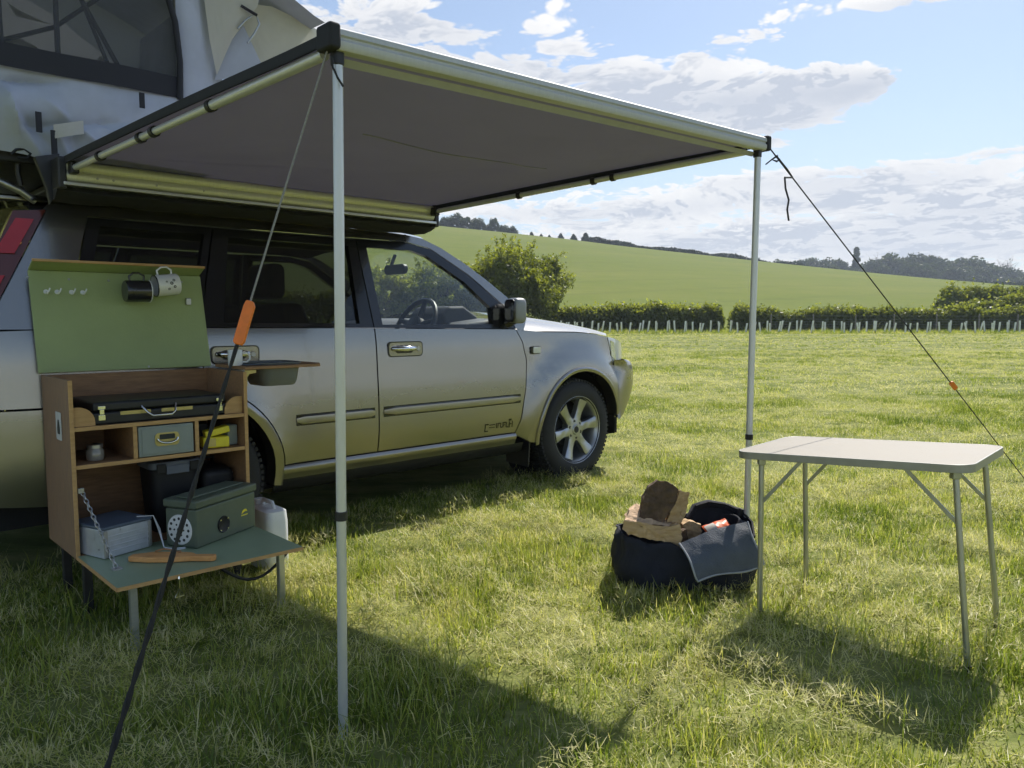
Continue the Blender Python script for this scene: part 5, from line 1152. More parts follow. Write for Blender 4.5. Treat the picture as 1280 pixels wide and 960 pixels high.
    fl = MB(); fl.bb(L(CX0 + .004, CT1 + .006, FZ - .014), L(CX1 - .004, FT, FZ)); f = fl.build('flap', M['flap_green'], r, None, .002)
    mb = MB(); mb.bb(L(CX0 + .004, FT, FZ - .0135), L(CX1 - .004, FT + .003, FZ - .0005)); mb.bb(L(CX0 + .001, CT1 + .006, FZ - .0135), L(CX0 + .004, FT, FZ - .0005)); mb.build('flap_edge', M['ply_edge'], f, None)
    for x in (CX0 + .05, CX1 - .09): mb = MB(); mb.bb(L(x, FT - .05, -.02), L(x + .024, FT - .026, FZ - .0145)); mb.build('flap_leg', M['alu'], r, None, .003)
    for x in (CX0 + .03, CX1 - .06):
        for t in (CT0 + .04, CT1 - .06): mb = MB(); mb.bb(L(x, t, -.02), L(x + .03, t + .03, CZ0)); mb.build('foot', M['black'], r, None, .003)
    a, b = Vector(L(CX0 + .03, CT1 + .0, .470)), Vector(L(CX0 + .062, FT - .20, FZ + .004)); n = 19; ch = MB()
    for i in range(n):
        p = a.lerp(b, (i + .5) / n); d = (b - a).normalized(); u = d.cross(Vector((1, 0, 0))).normalized(); w = d.cross(u); q = u if i % 2 else w
        ch.tube([p + d * (.0125 * math.cos(k * math.pi / 5)) + q * (.0062 * math.sin(k * math.pi / 5)) for k in range(10)], .0021, 5, closed=True)
    ch.build('chain', M['steel'], r, 60)
    for c_, sz in ((b + Vector((0, 0, -.002)), (.03, .03, .008)), (a + Vector((-.004, 0, .004)), (.02, .012, .02))): mb = MB(); mb.box(c_, sz); mb.build('chain_plate', M['steel'], r, None, .002)
    x = pix_rig(222, 720, FT)[0]; c = Vector(L(x, FT + .012, FZ - .012)); mb = MB(); mb.tube([c, c - Vector((0, 0, .035))], .002, 6); q = c - Vector((0, 0, .035)); mb.tube([q, q + Vector((.014, 0, -.026)), q + Vector((-.014, 0, -.026))], .0024, 6, closed=True); mb.tube([c + Vector((0, .02, .004)), c + Vector((0, 0, .006)), c], .003, 6); mb.build('triangle_pull', M['chrome'], r, 50)
    # label on the outer side panel
    mb = MB(); cxy = Vector(L(CX0 - .0012, .275, .70)); mb.prism(rrect(.075, .105, .006), cxy, (0, 1, 0), (0, 0, 1), (-1, 0, 0), .001); s = mb.build('label', M['paper'], r, None)
    mb = MB(); mb.prism([(-.016, -.03), (.016, -.03), (.018, -.008), (.012, .012), (.006, .024), (-.006, .024), (-.013, .010), (-.018, -.01)], cxy + Vector((-.0015, 0, 0)), (0, 1, 0), (0, 0, 1), (-1, 0, 0), .0006); mb.build('label_print', M['ink'], s, None)
    # side shelf with pot well
    SZ = .885; sx1 = pix_rig(398, 461, .33)[0]
    pts = [(CX1 + .002, .10), (sx1 - .05, .10), (sx1, .16), (sx1, .34), (sx1 - .03, .40), (CX1 + .002, .41)]
    mb = MB(); mb.add([L(x, t, z) for z in (SZ, SZ + .013) for x, t in pts], [tuple(range(6)), tuple(range(6, 12))] + [(i, (i + 1) % 6, 6 + (i + 1) % 6, 6 + i) for i in range(6)]); sh = mb.build('side_shelf', M['ply'], r, None, .002)
    mb = MB(); o = Vector(L(CX1 + .0015, .405, SZ - .002)); mb.prism([(0, 0), (.050, 0), (.050, -.012), (.020, -.016), (.010, -.03), (.010, -.065), (0, -.068)], o, (1, 0, 0), (0, 0, 1), (0, 1, 0), .004); mb.build('shelf_bracket', M['brass'], sh, None, .001)
    # drawer
    dr = MB(); dr.bb(L(-2.980, CT0 + .02, .569), L(-2.772, CT1 - .004, .686)); d = dr.build('drawer', M['drawer'], r, None, .003)
    mb = MB(); mb.bb(L(-2.968, CT1 - .004, .578), L(-2.784, CT1 - .0005, .678)); mb.build('drawer_front', M['drawer'], d, None, .002)
    mb = MB(); c = L(-2.876, CT1 + .0005, .632); mb.prism(rrect(.092, .052, .016), c, (1, 0, 0), (0, 0, 1), (0, -1, 0), .003); mb.build('handle_plate', M['brass'], d, 40, .001)
    mb = MB(); mb.tube([Vector(c) + Vector((.038 * math.cos(math.radians(k)), -.010 - .006 * abs(math.sin(math.radians(k))), .018 * math.sin(math.radians(k)) + .004)) for k in range(180, 361, 20)], .0042, 7); mb.build('drawer_handle', M['chrome'], d, 60)
    mb = MB(); mb.prism(rrect(.058, .02, .004), Vector(c) + Vector((0, -.0035, .010)), (1, 0, 0), (0, 0, 1), (0, -1, 0), .0008); mb.build('name_slot', M['ink'], d, None)
    return r
LIDF = []
build_cupboard()

def mug(name, label, mat, rim, c, axis, handle, r=.040, h=.078, group=None, pattern=None):
    root = thing(name, label, 'mug', c, 0, group); ax = Vector(axis).normalized()
    mb = MB(); mb.lathe([(0, 0), (r * .93, 0), (r, .006), (r, h), (r * .97, h + .001), (r * .93, h), (r * .92, .01), (0, .006)], (0, 0, 0), ax, 28); mb.build('cup', mat, root, 50)
    hd = (Vector(handle) - ax * Vector(handle).dot(ax)).normalized(); mb = MB(); mb.tube([hd * r * .97 + ax * (h * .80), hd * (r + .018) + ax * (h * .82), hd * (r + .030) + ax * (h * .62), hd * (r + .030) + ax * (h * .38), hd * (r + .016) + ax * (h * .2), hd * r * .97 + ax * (h * .22)], .0042, 8); mb.build('handle', mat, root, 60)
    if rim: mb = MB(); mb.tube([ax * h + (hd * math.cos(k * .2618) + ax.cross(hd) * math.sin(k * .2618)) * r for k in range(24)], .0022, 6, closed=True); mb.build('rim', rim, root, 60)
    if pattern:
        ud = ax.cross(hd); side = Vector((O.x, O.y, 0)); side = (side - ax * side.dot(ax)).normalized(); up = ax.cross(side); mb = MB()
        for (a, b, rr) in ((.30, .018, .006), (.42, .006, .007), (.30, -.010, .006), (.62, .014, .004), (.55, -.018, .005)):
            p0 = ax * (h * a); ang = b / r; dirr = side * math.cos(ang) + up * math.sin(ang); mb.lathe([(rr * .45, .0008), (rr, .0008), (rr, 0)], p0 + dirr * (r + .0002), dirr, 8)
        mb.build('print', M['ink'], root, None)
    return root
def build_contents():
    r, face, nv = LIDF[0]; MW = r.matrix_world
    # mugs hang by their handles from the lid, lying level
    d = D.copy()
    for px0, py0, ax, mt, rim, lab, pat in ((156, 364, (D * 1 + Vector((0, 0, .02))), M['enamel_black'], M['enamel_white'], 'black enamel mug with pale rim hanging by its handle from the green lid', None), (222, 355, (-D + Vector((0, 0, -.12))), M['enamel_white'], M['enamel_black'], 'white enamel mug with dark printed pattern hanging beside the black one', True)):
        x, z = pix_rig(px0, py0, .055); p = rig(x, .055, z); mug('enamel_mug', lab, mt, rim, p, ax, Vector((0, 0, 1)), .046, .096, 'enamel mugs', pat)
    x, z = pix_rig(298, 456, .33); mug('tin_mug', 'plain white mug standing on the small side shelf by the door handle', M['enamel_white'], None, rig(x, .30, .899), (0, 0, 1), O * .3 + D, .030, .066)
    # washing-up bowl hung under the side shelf
    b, L = rig_thing('washing_bowl', 'dark grey square bowl set into the wooden side shelf', 'bowl', -2.36, .27, .80)
    mb = MB(); rings = []
    for (w, h_, z, rr) in ((.10, .10, .806, .03), (.155, .17, .806, .04), (.175, .19, .822, .045), (.192, .205, .884, .045), (.192, .205, .906, .045), (.212, .225, .908, .05), (.212, .225, .904, .05), (.186, .20, .902, .045), (.168, .18, .826, .04), (.10, .10, .812, .03)):
        rings.append([Vector(L(-2.36 + p[0], .27 + p[1], z)) for p in rrect(w, h_, rr, 5)])
    k = len(rings[0]); mb.add([v for q in rings for v in q], [(i * k + j, i * k + (j + 1) % k, (i + 1) * k + (j + 1) % k, (i + 1) * k + j) for i in range(len(rings) - 1) for j in range(k)] + [tuple(range(k)), tuple((len(rings) - 1) * k + j for j in range(k))]); mb.build('basin', M['bowl'], b, 50)
    mb = MB(); mb.bb(L(-2.52, .18, .900), L(-2.30, .36, .9045)); mb.build('drainer', M['case_top'], b, None, .002)
    # stove
    s, L = rig_thing('camp_stove', 'flat black briefcase stove with chrome handle lying on the top shelf', 'stove', -2.88, .25, .705)
    mb = MB(); mb.bb(L(-3.13, .09, .7055), L(-2.625, CT1 - .022, .752)); mb.build('base', M['stove'], s, None, .008, 3)
    mb = MB(); mb.bb(L(-3.128, .092, .754), L(-2.627, CT1 - .024, .790)); mb.build('cover', M['stove'], s, None, .010, 3)
    for x0, x1 in ((-3.035, -2.925), (-2.885, -2.765)): mb = MB(); mb.bb(L(x0, CT1 - .0225, .737), L(x1, CT1 - .0205, .751)); mb.build('trim_strip', M['brass'], s, None, .001)
    mb = MB(); mb.tube([L(-2.958, CT1 - .02, .765), L(-2.945, CT1 + .012, .742), L(-2.93, CT1 + .018, .730), L(-2.86, CT1 + .018, .730), L(-2.845, CT1 + .012, .742), L(-2.832, CT1 - .02, .768)], .0042, 8); mb.build('handle', M['chrome'], s, 60)
    for x in (-3.10, -2.658):
        mb = MB(); mb.bb(L(x - .012, CT1 - .0225, .722), L(x + .012, CT1 - .014, .744)); mb.bb(L(x - .008, CT1 - .0225, .744), L(x + .008, CT1 - .012, .765)); mb.bb(L(x - .013, CT1 - .0225, .763), L(x + .013, CT1 - .014, .777)); mb.build('latch', M['chrome'], s, None, .002)
    # jar
    x, z = pix_rig(122, 572, .36); j = thing('spice_jar', 'small jar with metal lid alone in the left pigeonhole', 'jar', rig(x, .33, .567))
    mb = MB(); mb.lathe([(0, 0), (.028, 0), (.031, .005), (.031, .036), (.026, .042), (.026, .046)], (0, 0, 0), (0, 0, 1), 20); mb.build('body', M['jar_glass'], j, 50)
    mb = MB(); mb.lathe([(.0275, .0462), (.0275, .058), (.025, .060), (0, .060)], (0, 0, 0), (0, 0, 1), 20); mb.build('jar_lid', M['steel'], j, 50)
    # yellow packets, grey pouch
    def pkt(name, lab, mat, c, size, rz, tilt, cat='packet'):
        o = thing(name, lab, cat, c); R = Matrix.Rotation(YAW + rz, 3, 'Z') @ Matrix.Rotation(tilt, 3, 'Y'); mb = MB(); mb.box((0, 0, size[2] / 2), size, None); mb.v = [tuple(R @ Vector(v)) for v in mb.v]; mb.build('pack', mat, o, None, .006, 3); return o, R
    o, R = pkt('food_box', 'yellow box lying at the bottom of the right pigeonhole', M['yellow'], rig(-2.665, .36, .568), (.105, .06, .045), -.15, .0, 'box')
    mb = MB(); mb.box((-.02, -.0305, .024), (.035, .001, .034)); mb.v = [tuple(R @ Vector(v)) for v in mb.v]; mb.build('box_print', M['brass'], o, None)
    o, R = pkt('foil_packet', 'bright yellow packet tilted on top of the yellow box', M['yellow'], rig(-2.655, .36, .620), (.10, .05, .028), -.15, -.20)
    pkt('grey_pouch', 'grey pouch squeezed beside the yellow box against the cupboard side', M['drawer'], rig(-2.590, .33, .568), (.045, .06, .085), .1, .0, 'pouch')
    pkt('dark_tub', 'dark tub behind the yellow box', M['stove'], rig(-2.70, .22, .568), (.09, .10, .09), .05, 0, 'tub')
    # black bin with slate lid inside the lower bay
    b, L = rig_thing('waste_bin', 'tall black bin with slate grey clip lid in the lower bay', 'bin', -2.88, .25, .236)
    mb = MB(); ringsz = [(.15, .236), (.165, .26), (.185, .45), (.19, .50)]; vs = []; fs = []; k = None
    for w, z in ringsz:
        p = rrect(w, w * .95, .035, 4); k = len(p); vs += [L(-2.815 + a, .25 + c, z) for a, c in p]
    fs = [(i * k + j, i * k + (j + 1) % k, (i + 1) * k + (j + 1) % k, (i + 1) * k + j) for i in range(3) for j in range(k)] + [tuple(range(k)), tuple(3 * k + j for j in range(k))]; mb.add(vs, fs).build('tub', M['speaker'], b, 40)
    mb = MB(); p = rrect(.205, .20, .04, 5); k = len(p); mb.add([L(-2.815 + a, .25 + c, z) for z in (.497, .528) for a, c in p], [tuple(range(k)), tuple(range(k, 2 * k))] + [(i, (i + 1) % k, k + (i + 1) % k, k + i) for i in range(k)]); ld = mb.build('bin_lid', M['bin_lid'], b, 40, .006)
    for x in (-2.88, -2.75): mb = MB(); mb.bb(L(x - .018, .352, .485), L(x + .018, .36, .522)); mb.build('clip', M['speaker'], ld, None, .003)
    mb = MB(); mb.bb(L(-2.86, .352, .478), L(-2.77, .356, .512)); mb.build('lid_apron', M['bin_lid'], ld, None, .004)
    bg, L = rig_thing('black_case', 'black soft case pushed to the right of the bin in the lower bay', 'case', -2.66, .22, .236)
    mb = MB(); mb.bb(L(-2.705, .07, .237), L(-2.572, .34, .47)); mb.build('body', M['speaker'], bg, None, .03, 3); mb = MB(); mb.tube([L(-2.67, .2, .468), L(-2.67, .2, .50), L(-2.61, .2, .50), L(-2.61, .2, .468)], .006, 6); mb.build('handle', M['speaker'], bg, 60)
    # silver case on the flap
    FZ = .2352
    A, B, C_ = gnd(131, 700, FZ), gnd(190, 683, FZ), gnd(108, 676, FZ)
    ex = (B - A); lx = ex.length; ex.normalize(); ey = Vector((-ex.y, ex.x, 0)); 
    s = thing('silver_case', 'silver ribbed case with blue-grey top standing at the flap hinge', 'case', A); hz = .105; ly = .20
    def bx(mb, x0, x1, y0, y1, z0, z1): mb.add([ex * x + ey * y + Vector((0, 0, z)) for x in (x0, x1) for y in (y0, y1) for z in (z0, z1)], [(0, 1, 3, 2), (4, 6, 7, 5), (0, 4, 5, 1), (2, 3, 7, 6), (0, 2, 6, 4), (1, 5, 7, 3)]); return mb
    bx(MB(), 0, lx, 0, ly, .001, hz).build('body', M['case_side'], s, None, .004); bx(MB(), -.003, lx + .003, -.003, ly + .003, hz, hz + .012).build('top', M['case_top'], s, None, .004)
    for z in (.022, .040, .058, .076): bx(MB(), .004, lx - .004, -.002, .001, z, z + .006).build('rib', M['case_side'], s, None, .0015)
    for x in (0, lx - .014): bx(MB(), x, x + .014, -.0035, .003, .004, hz - .002).build('corner', M['steel'], s, None, .002)
    # white flex from the case to the ammo box
    o = thing('white_flex', 'thin white twin cable looping from the silver case to the ammo box', 'cable', gnd(200, 680, FZ + .003))
    for off in (0, .006):
        q = [A + ex * (lx * .8) + ey * .03 + Vector((0, 0, hz + .016)), A + ex * (lx + .01) + ey * .0 + Vector((0, 0, hz + .012)), A + ex * (lx + .03 + off) + Vector((0, 0, .06)), gnd(205, 684, FZ + .006), gnd(216, 686 + off * 300, FZ + .004), gnd(232, 684 + off * 200, FZ + .004)]
        mb = MB(); mb.tube([p - o.location for p in q], .0022, 6); mb.build('lead', M['white'], o, 60)
    # olive ammo box speaker
    A, B, C_ = gnd(246, 687, FZ), gnd(320, 658, FZ), gnd(221, 668, FZ); ex = (B - A); lx = ex.length; ex.normalize(); ey = Vector((-ex.y, ex.x, 0)); ly = .145; hz = .150
    s = thing('ammo_box_radio', 'olive ammunition box with round black socket, white dial and yellow emblem on the flap', 'radio', A)
    bx(MB(), 0, lx, 0, ly, .001, hz).build('body', M['ammo'], s, None, .008, 3)
    bx(MB(), -.006, lx + .006, -.006, ly + .006, hz + .002, hz + .034).build('lid', M['ammo'], s, None, .008, 3)
    bx(MB(), .02, lx - .03, .035, ly - .035, hz + .034, hz + .042).build('lid_rib', M['ammo'], s, None, .004)
    mb = MB(); c = ex * (lx * .43) + Vector((0, 0, hz * .40)); mb.lathe([(0, .002), (.026, .003), (.031, .006), (.033, .003), (.033, -.001)], c, -ey, 24); so = mb.build('socket', M['speaker'], s, 50)
    mb = MB(); [mb.lathe([(0, .0075), (.003, .0072), (.003, .004)], c + (ex * math.cos(a) + Vector((0, 0, 1)) * math.sin(a)) * .0285, -ey, 8) for a in (.785, 2.36, 3.93, 5.5)]; mb.build('socket_screws', M['chrome'], so, 40)
    mb = MB(); c = ey * (ly * .52) + Vector((-.001, 0, 0)) + Vector((0, 0, hz * .46)); mb.lathe([(0, .004), (.026, .004), (.030, .003), (.055, .003), (.058, 0)], c, -ex, 32); dl = mb.build('dial', M['enamel_white'], s, 40)
    mb = MB()
    for k in range(12): a = k * .5236; mb.lathe([(0, .0012), (.006, .0012), (.006, 0)], c - ex * .003 + (ey * math.cos(a) + Vector((0, 0, 1)) * math.sin(a)) * .043, -ex, 6)
    for k in range(6): a = k * 1.047; mb.lathe([(0, .0012), (.004, .0012), (.004, 0)], c - ex * .004 + (ey * math.cos(a) + Vector((0, 0, 1)) * math.sin(a)) * .022, -ex, 6)
    mb.lathe([(0, .0012), (.009, .0012), (.009, 0)], c - ex * .004, -ex, 12); mb.build('dial_marks', M['ink'], dl, None)
    mb = MB(); c = ex * (lx * .80) - ey * .0008 + Vector((0, 0, hz * .50)); Zv = Vector((0, 0, 1)); mb.add([c + ex * a + Zv * b for a, b in ((-.020, -.002), (-.014, .010), (-.002, .016), (.010, .014), (.016, .004), (.004, .006), (-.006, .004))], [tuple(range(7))]); mb.add([c + ex * a + Zv * b for a, b in ((-.022, -.010), (.018, -.010), (.018, -.006), (-.022, -.006))], [(0, 1, 2, 3)]); mb.build('emblem', M['yellow'], s, None)
    # wooden board / mallet on the front of the flap
    A, B = gnd(160, 703, FZ), gnd(268, 703, FZ); ex = (B - A); lx = ex.length; ex.normalize(); ey = Vector((-ex.y, ex.x, 0)); s = thing('chopping_board', 'small oiled wooden board with a cut-out handle on the flap edge', 'board', A)
    pts = [(0, .0), (.25, -.012), (.5, -.010), (.72, .006), (.97, .004), (1, .016), (.98, .036), (.75, .034), (.70, .050), (.62, .058), (.45, .062), (.20, .060), (.10, .044), (0, .030)]
    mb = MB(); mb.prism([(a * lx, b) for a, b in pts], Vector((0, 0, .0012)), ex, ey, (0, 0, 1), .020); mb.build('board', M['board'], s, None, .004, 2)
    mb = MB(); mb.tube([ex * (lx * (.25 + .3 * k / 8)) + ey * (.045 + .02 * math.sin(k * math.pi / 8)) + Vector((0, 0, .026 + .004 * math.sin(k * .78))) for k in range(9)], .0035, 6); mb.build('thong', M['ply'], s, 60)
    # white jerrycan by the rear wheel
    j, L = rig_thing('water_carrier', 'white plastic water carrier standing on grass beside the rear wheel', 'water carrier', -2.42, .33, 0)
    mb = MB(); p = rrect(.105, .20, .03, 4); k = len(p); vs = []; hs = [(.94, -.01), (1, .02), (1, .215), (.93, .262), (.62, .272)]
    for sc, z in hs: vs += [L(-2.425 + a * sc, .33 + c * sc, z) for a, c in p]
    mb.add(vs, [(i * k + q, i * k + (q + 1) % k, (i + 1) * k + (q + 1) % k, (i + 1) * k + q) for i in range(len(hs) - 1) for q in range(k)] + [tuple(range(k)), tuple((len(hs) - 1) * k + q for q in range(k))]); mb.build('body', M['white'], j, 40)
    mb = MB(); mb.tube([L(-2.425, .27, .265), L(-2.425, .29, .295), L(-2.425, .37, .295), L(-2.425, .39, .265)], .009, 8); mb.build('handle', M['white'], j, 60); mb = MB(); mb.lathe([(.024, 0), (.024, .025), (0, .027)], L(-2.425, .25, .268), (0, 0, 1), 16); mb.build('cap', M['white'], j, 50)
    # black hose hanging below the flap
    h = thing('black_hose', 'black hose sagging under the flap', 'hose', rig(-2.75, .8, 0)); q = [rig(-2.85 + .30 * k / 10, .78, .21 - .09 * math.sin(math.pi * k / 10)) - rig(-2.75, .8, 0) for k in range(11)]; mb = MB(); mb.tube(q, .006, 8); mb.build('tube', M['black'], h, 60)
build_contents()
# ------------------------------------------------------------------ folding table, log bag
M['top'] = pm('table_laminate', (.275, .245, .195), .55, 0, .05, 6, bump=.04, bscale=300)
M['edge'] = pm('table_edge_profile', (.36, .35, .31), .4, .4, .1, 20)
M['leg'] = pm('table_leg_tube', (.42, .43, .42), .32, .85, .1, 30, stretch=(1, 1, .3))
def build_table():
    c = Vector((1.285, 2.755, .622)); a = math.radians(-42.5); tilt = math.radians(3.4); LX, LY = .78, .515
    T = Matrix.Translation(c) @ Matrix.Rotation(a, 4, 'Z') @ Matrix.Rotation(-tilt, 4, 'Y')
    root = thing('folding_table', 'small cream-topped folding camp table with thin silver legs', 'table', (c.x, c.y, 0)); off = Matrix.Translation(-Vector((c.x, c.y, 0)))
    Q = off @ T; V = lambda x, y, z: Q @ Vector((x, y, z)); ex = (V(1, 0, 0) - V(0, 0, 0)); ey = V(0, 1, 0) - V(0, 0, 0); ez = V(0, 0, 1) - V(0, 0, 0)
    mb = MB(); mb.prism(rrect(LX - .012, LY - .012, .055, 8), V(0, 0, -.004), ex, ey, ez, .012); mb.build('tabletop', M['top'], root, 40, .002)
    mb = MB(); o = rrect(LX, LY, .060, 8); i = rrect(LX - .013, LY - .013, .0545, 8); k = len(o); mb.add([V(p[0], p[1], z) for p, z in [(q, -.018) for q in i] + [(q, -.018) for q in o] + [(q, .0085) for q in o] + [(q, .0085) for q in i]], [(r * k + j, r * k + (j + 1) % k, ((r + 1) % 4) * k + (j + 1) % k, ((r + 1) % 4) * k + j) for r in range(4) for j in range(k)]); mb.build('edge_trim', M['edge'], root, 40, .0015)
    mb = MB(); mb.prism(rrect(LX - .014, LY - .014, .055, 8), V(0, 0, -.0175), ex, ey, ez, .013); mb.build('underside', M['drawer'], root, 40)
    for sx in (-1, 1):
        for sy in (-1, 1):
            ix = .085 if sx < 0 else .058; p = V(sx * (LX / 2 - ix), sy * (LY / 2 - .055), -.018); q = p + Vector((0, 0, -.4)) + ex * (sx * (-.012 if sx < 0 else .042)) + ey * (sy * .012); d = (q - p); d = d / -d.z; foot = p + d * (p.z + .015)
            mb = MB(); mb.tube([p, foot], .0098, 12); leg = mb.build('leg', M['leg'], root, 60)
            mb = MB(); mb.tube([foot - d * .03 / 1, foot + d * .006], .0118, 10); mb.build('foot_cap', M['black'], leg, 60)
            m = p + d * .17; s = V(sx * (LX / 2 - ix - .15), sy * (LY / 2 - .055), -.018); mb = MB(); dd = (m - s).normalized(); w = dd.cross(ey).normalized(); mb.box((m + s) / 2, ((m - s).length, .004, .013), Matrix((dd, ey, w)).transposed().to_3x3()); mb.build('brace', M['leg'], leg, None, .001)
            mb = MB(); mb.box(p + Vector((0, 0, -.012)), (.026, .026, .03)); mb.build('leg_socket', M['leg'], leg, None, .004)
        ix = .085 if sx < 0 else .058; y0, y1 = -(LY / 2 - .055), LY / 2 - .055; mb = MB(); mb.tube([V(sx * (LX / 2 - ix), y0, -.024), V(sx * (LX / 2 - ix), y1, -.024)], .0075, 10); mb.build('cross_tube', M['leg'], root, 60)
build_table()

M['navy'] = pm('navy_holdall_cloth', (.012, .014, .024), .8, 0, .25, 12, bump=.5, bscale=300)
M['lining'] = pm('slate_lining', (.085, .10, .125), .6, 0, .15, 10, bump=.3, bscale=200)
M['piping'] = pm('grey_piping', (.35, .36, .38), .5, 0, .1, 30)
M['split_wood'] = wood('split_log_wood', (.42, .27, .13), (.60, .43, .24), .8, (3, 3, 14), 5)
M['top_facet'] = pm('top_facet', (.60, .42, .27), .85, 0, .2, 25, bump=.3)  # lighter wood tone for the upper facet of the pale log
M['log_bark'] = pm('log_bark', (.115, .075, .048), .95, 0, .5, 22, bump=1.0, bscale=40)
M['packet_orange'] = pm('orange_packet', (.72, .13, .03), .4, 0, .12, 20)
M['packet_white'] = pm('white_packet', (.70, .66, .58), .4, 0, .1, 20)
def slump(o, strength, scale, levels, kind='CATMULL_CLARK'):
    if levels: s = o.modifiers.new('s', 'SUBSURF'); s.levels = s.render_levels = levels; s.subdivision_type = kind
    t = bpy.data.textures.new('folds', 'CLOUDS'); t.noise_scale = scale; t.noise_depth = 3
    d = o.modifiers.new('d', 'DISPLACE'); d.texture = t; d.strength = strength; d.mid_level = .5; d.texture_coords = 'LOCAL'
    return o
def build_bag():
    b = gnd(858, 728, .05); b.z = 0; cx, cy = b.x + .01, b.y + .15
    root = thing('log_bag', 'open navy holdall on the grass filled with split logs', 'bag', (cx, cy, 0), -.02)
    # soft walls: outer skin up, over the rim and down inside
    def ringp(w, d, z, seed, n=40, dip=0.0):
        q = []
        for k in range(n):
            a = 2 * math.pi * k / n; ca, sa = math.cos(a), math.sin(a); e = .5
            x = w * math.copysign(abs(ca) ** e, ca); y = d * math.copysign(abs(sa) ** e, sa); wob = .022 * math.sin(3 * a + seed) + .016 * math.sin(7 * a + seed * 2) + .010 * math.sin(13 * a + seed * 5)
            zz = z + (dip * (-.035 * max(0, -sa) * (1 if ca > 0 else .2) + .045 * max(0, sa) * (1 if ca > -.2 else .4) + .02 * math.sin(2 * a + 1)))
            q.append((x * (1 + wob), y * (1 + wob * 2), zz))
        return q
    lv = [(.255, .135, -.01, 0, 0), (.282, .155, .03, 1, 0), (.292, .168, .11, 2, .1), (.280, .160, .19, 3, .8), (.268, .150, .225, 3, 1), (.255, .140, .222, 3, 1), (.250, .135, .14, 2, .3), (.24, .125, .05, 1, 0)]
    mb = MB(); R_ = [ringp(*l[:4], dip=l[4]) for l in lv]; k = 40; mb.add([v for r in R_ for v in r], [(i * k + j, i * k + (j + 1) % k, (i + 1) * k + (j + 1) % k, (i + 1) * k + j) for i in range(len(R_) - 1) for j in range(k)] + [tuple(range(k)), tuple((len(R_) - 1) * k + j for j in range(k))]); slump(mb.build('body', M['navy'], root, 70), .055, .10, 2)
    inv = root.matrix_basis.inverted() if False else (Matrix.Rotation(.02, 4, 'Z') @ Matrix.Translation(-Vector((cx, cy, 0))))
    W = lambda px, py, Y: inv @ at_depth(px, py, Y)
    # lid flap thrown over the front right, lining outward, piped edge
    yb = cy
    c = [W(849, 679, yb - .165), W(934, 652, yb - .10), W(953, 704, yb - .16), W(874, 727, yb - .235)]
    def flap(u, v):
        p = c[0].lerp(c[1], u).lerp(c[3].lerp(c[2], u), v); return p + Vector((.006 * math.sin(v * 5 + u * 3), -.028 * math.sin(math.pi * v) - .012 * math.sin(math.pi * u), .018 * math.sin(math.pi * u) * (1 - v) + .010 * math.sin(u * 6) * v))
    mb = MB(); mb.grid(flap, 18, 14); mb.grid(lambda u, v: flap(u, v) + Vector((0, .006, -.004)), 18, 14); f = slump(mb.build('flap', M['lining'], root, 70), .022, .06, 0)
    mb = MB(); mb.tube([flap(0, v / 12) for v in range(13)] + [flap(u / 14, 1) for u in range(1, 15)] + [flap(1, 1 - v / 12) for v in range(1, 13)], .0042, 6); mb.build('flap_piping', M['piping'], f, 60)
    # back lid roll and carry strap
    q = [W(860, 648, yb + .10), W(868, 634, yb + .13), W(884, 629, yb + .15), W(905, 632, yb + .15), W(925, 640, yb + .13), W(938, 654, yb + .08), W(941, 672, yb + .02)]
    def backp(u, v):
        k = u * (len(q) - 1); i = min(len(q) - 2, int(k)); p = q[i].lerp(q[i + 1], k - i); return Vector((p.x, p.y - .012 * math.sin(math.pi * v), p.z * (1 - v) + .12 * v))
    mb = MB(); mb.grid(backp, 20, 6); mb.grid(lambda u, v: backp(u, v) + Vector((0, .010, 0)), 20, 6); slump(mb.build('back_panel', M['navy'], root, 70), .014, .05, 0)
    mb = MB(); mb.tube(q, [.010, .015, .017, .015, .015, .013, .010], 9); slump(mb.build('rolled_lid', M['navy'], root, 70), .010, .04, 0)
    mb = MB(); mb.tube([p + Vector((0, -.018, .010)) for p in q[1:]], .006, 6); mb.build('carry_strap', M['webbing'], root, 60)
    mb = MB(); mb.tube([q[4] + Vector((-.01, -.02, -.01)), q[4] + Vector((.0, -.022, .02))], .012, 8); mb.build('strap_keeper', M['binding'], root, 60)
    def chunk(lab, faces, Y, depth, back=.82, name='split_log'):
        """a hewn log: front facets from their outline, tapering back through its thickness"""
        allp = [p for f in faces for p in f[1]]; cx_ = sum(p[0] for p in allp) / len(allp); cy_ = sum(p[1] for p in allp) / len(allp); o_ = at_depth(cx_, cy_, Y)
        o = thing(name, lab, 'log', o_, 0, 'split logs in the bag'); rng = random.Random(int(cx_ * 7))
        for nm, pts, mat, dy in faces:
            fr = [at_depth(a, b, Y + (d if (d := (dy if not isinstance(dy, (list, tuple)) else dy[i])) is not None else 0)) - o_ for i, (a, b) in enumerate(pts)]; n = len(fr)
            fr2 = []
            for i in range(n):
                fr2.append(fr[i]); m_ = (fr[i] + fr[(i + 1) % n]) / 2; fr2.append(m_ + Vector((rng.uniform(-.003, .003), rng.uniform(-.003, .003), rng.uniform(-.003, .003))))
            n = len(fr2); c_ = sum(fr2, Vector()) / n; bk = [c_ + (p - c_) * back + Vector((0, depth, -.01)) for p in fr2]
            mb = MB(); mb.add(fr2 + bk + [c_ + Vector((0, -.004, .002))], [(i, (i + 1) % n, 2 * n) for i in range(n)] + [tuple(range(n, 2 * n))] + [(i, (i + 1) % n, n + (i + 1) % n, n + i) for i in range(n)]); slump(mb.build(nm, mat, o, 25), .016, .022, 3, 'SIMPLE')
        return o
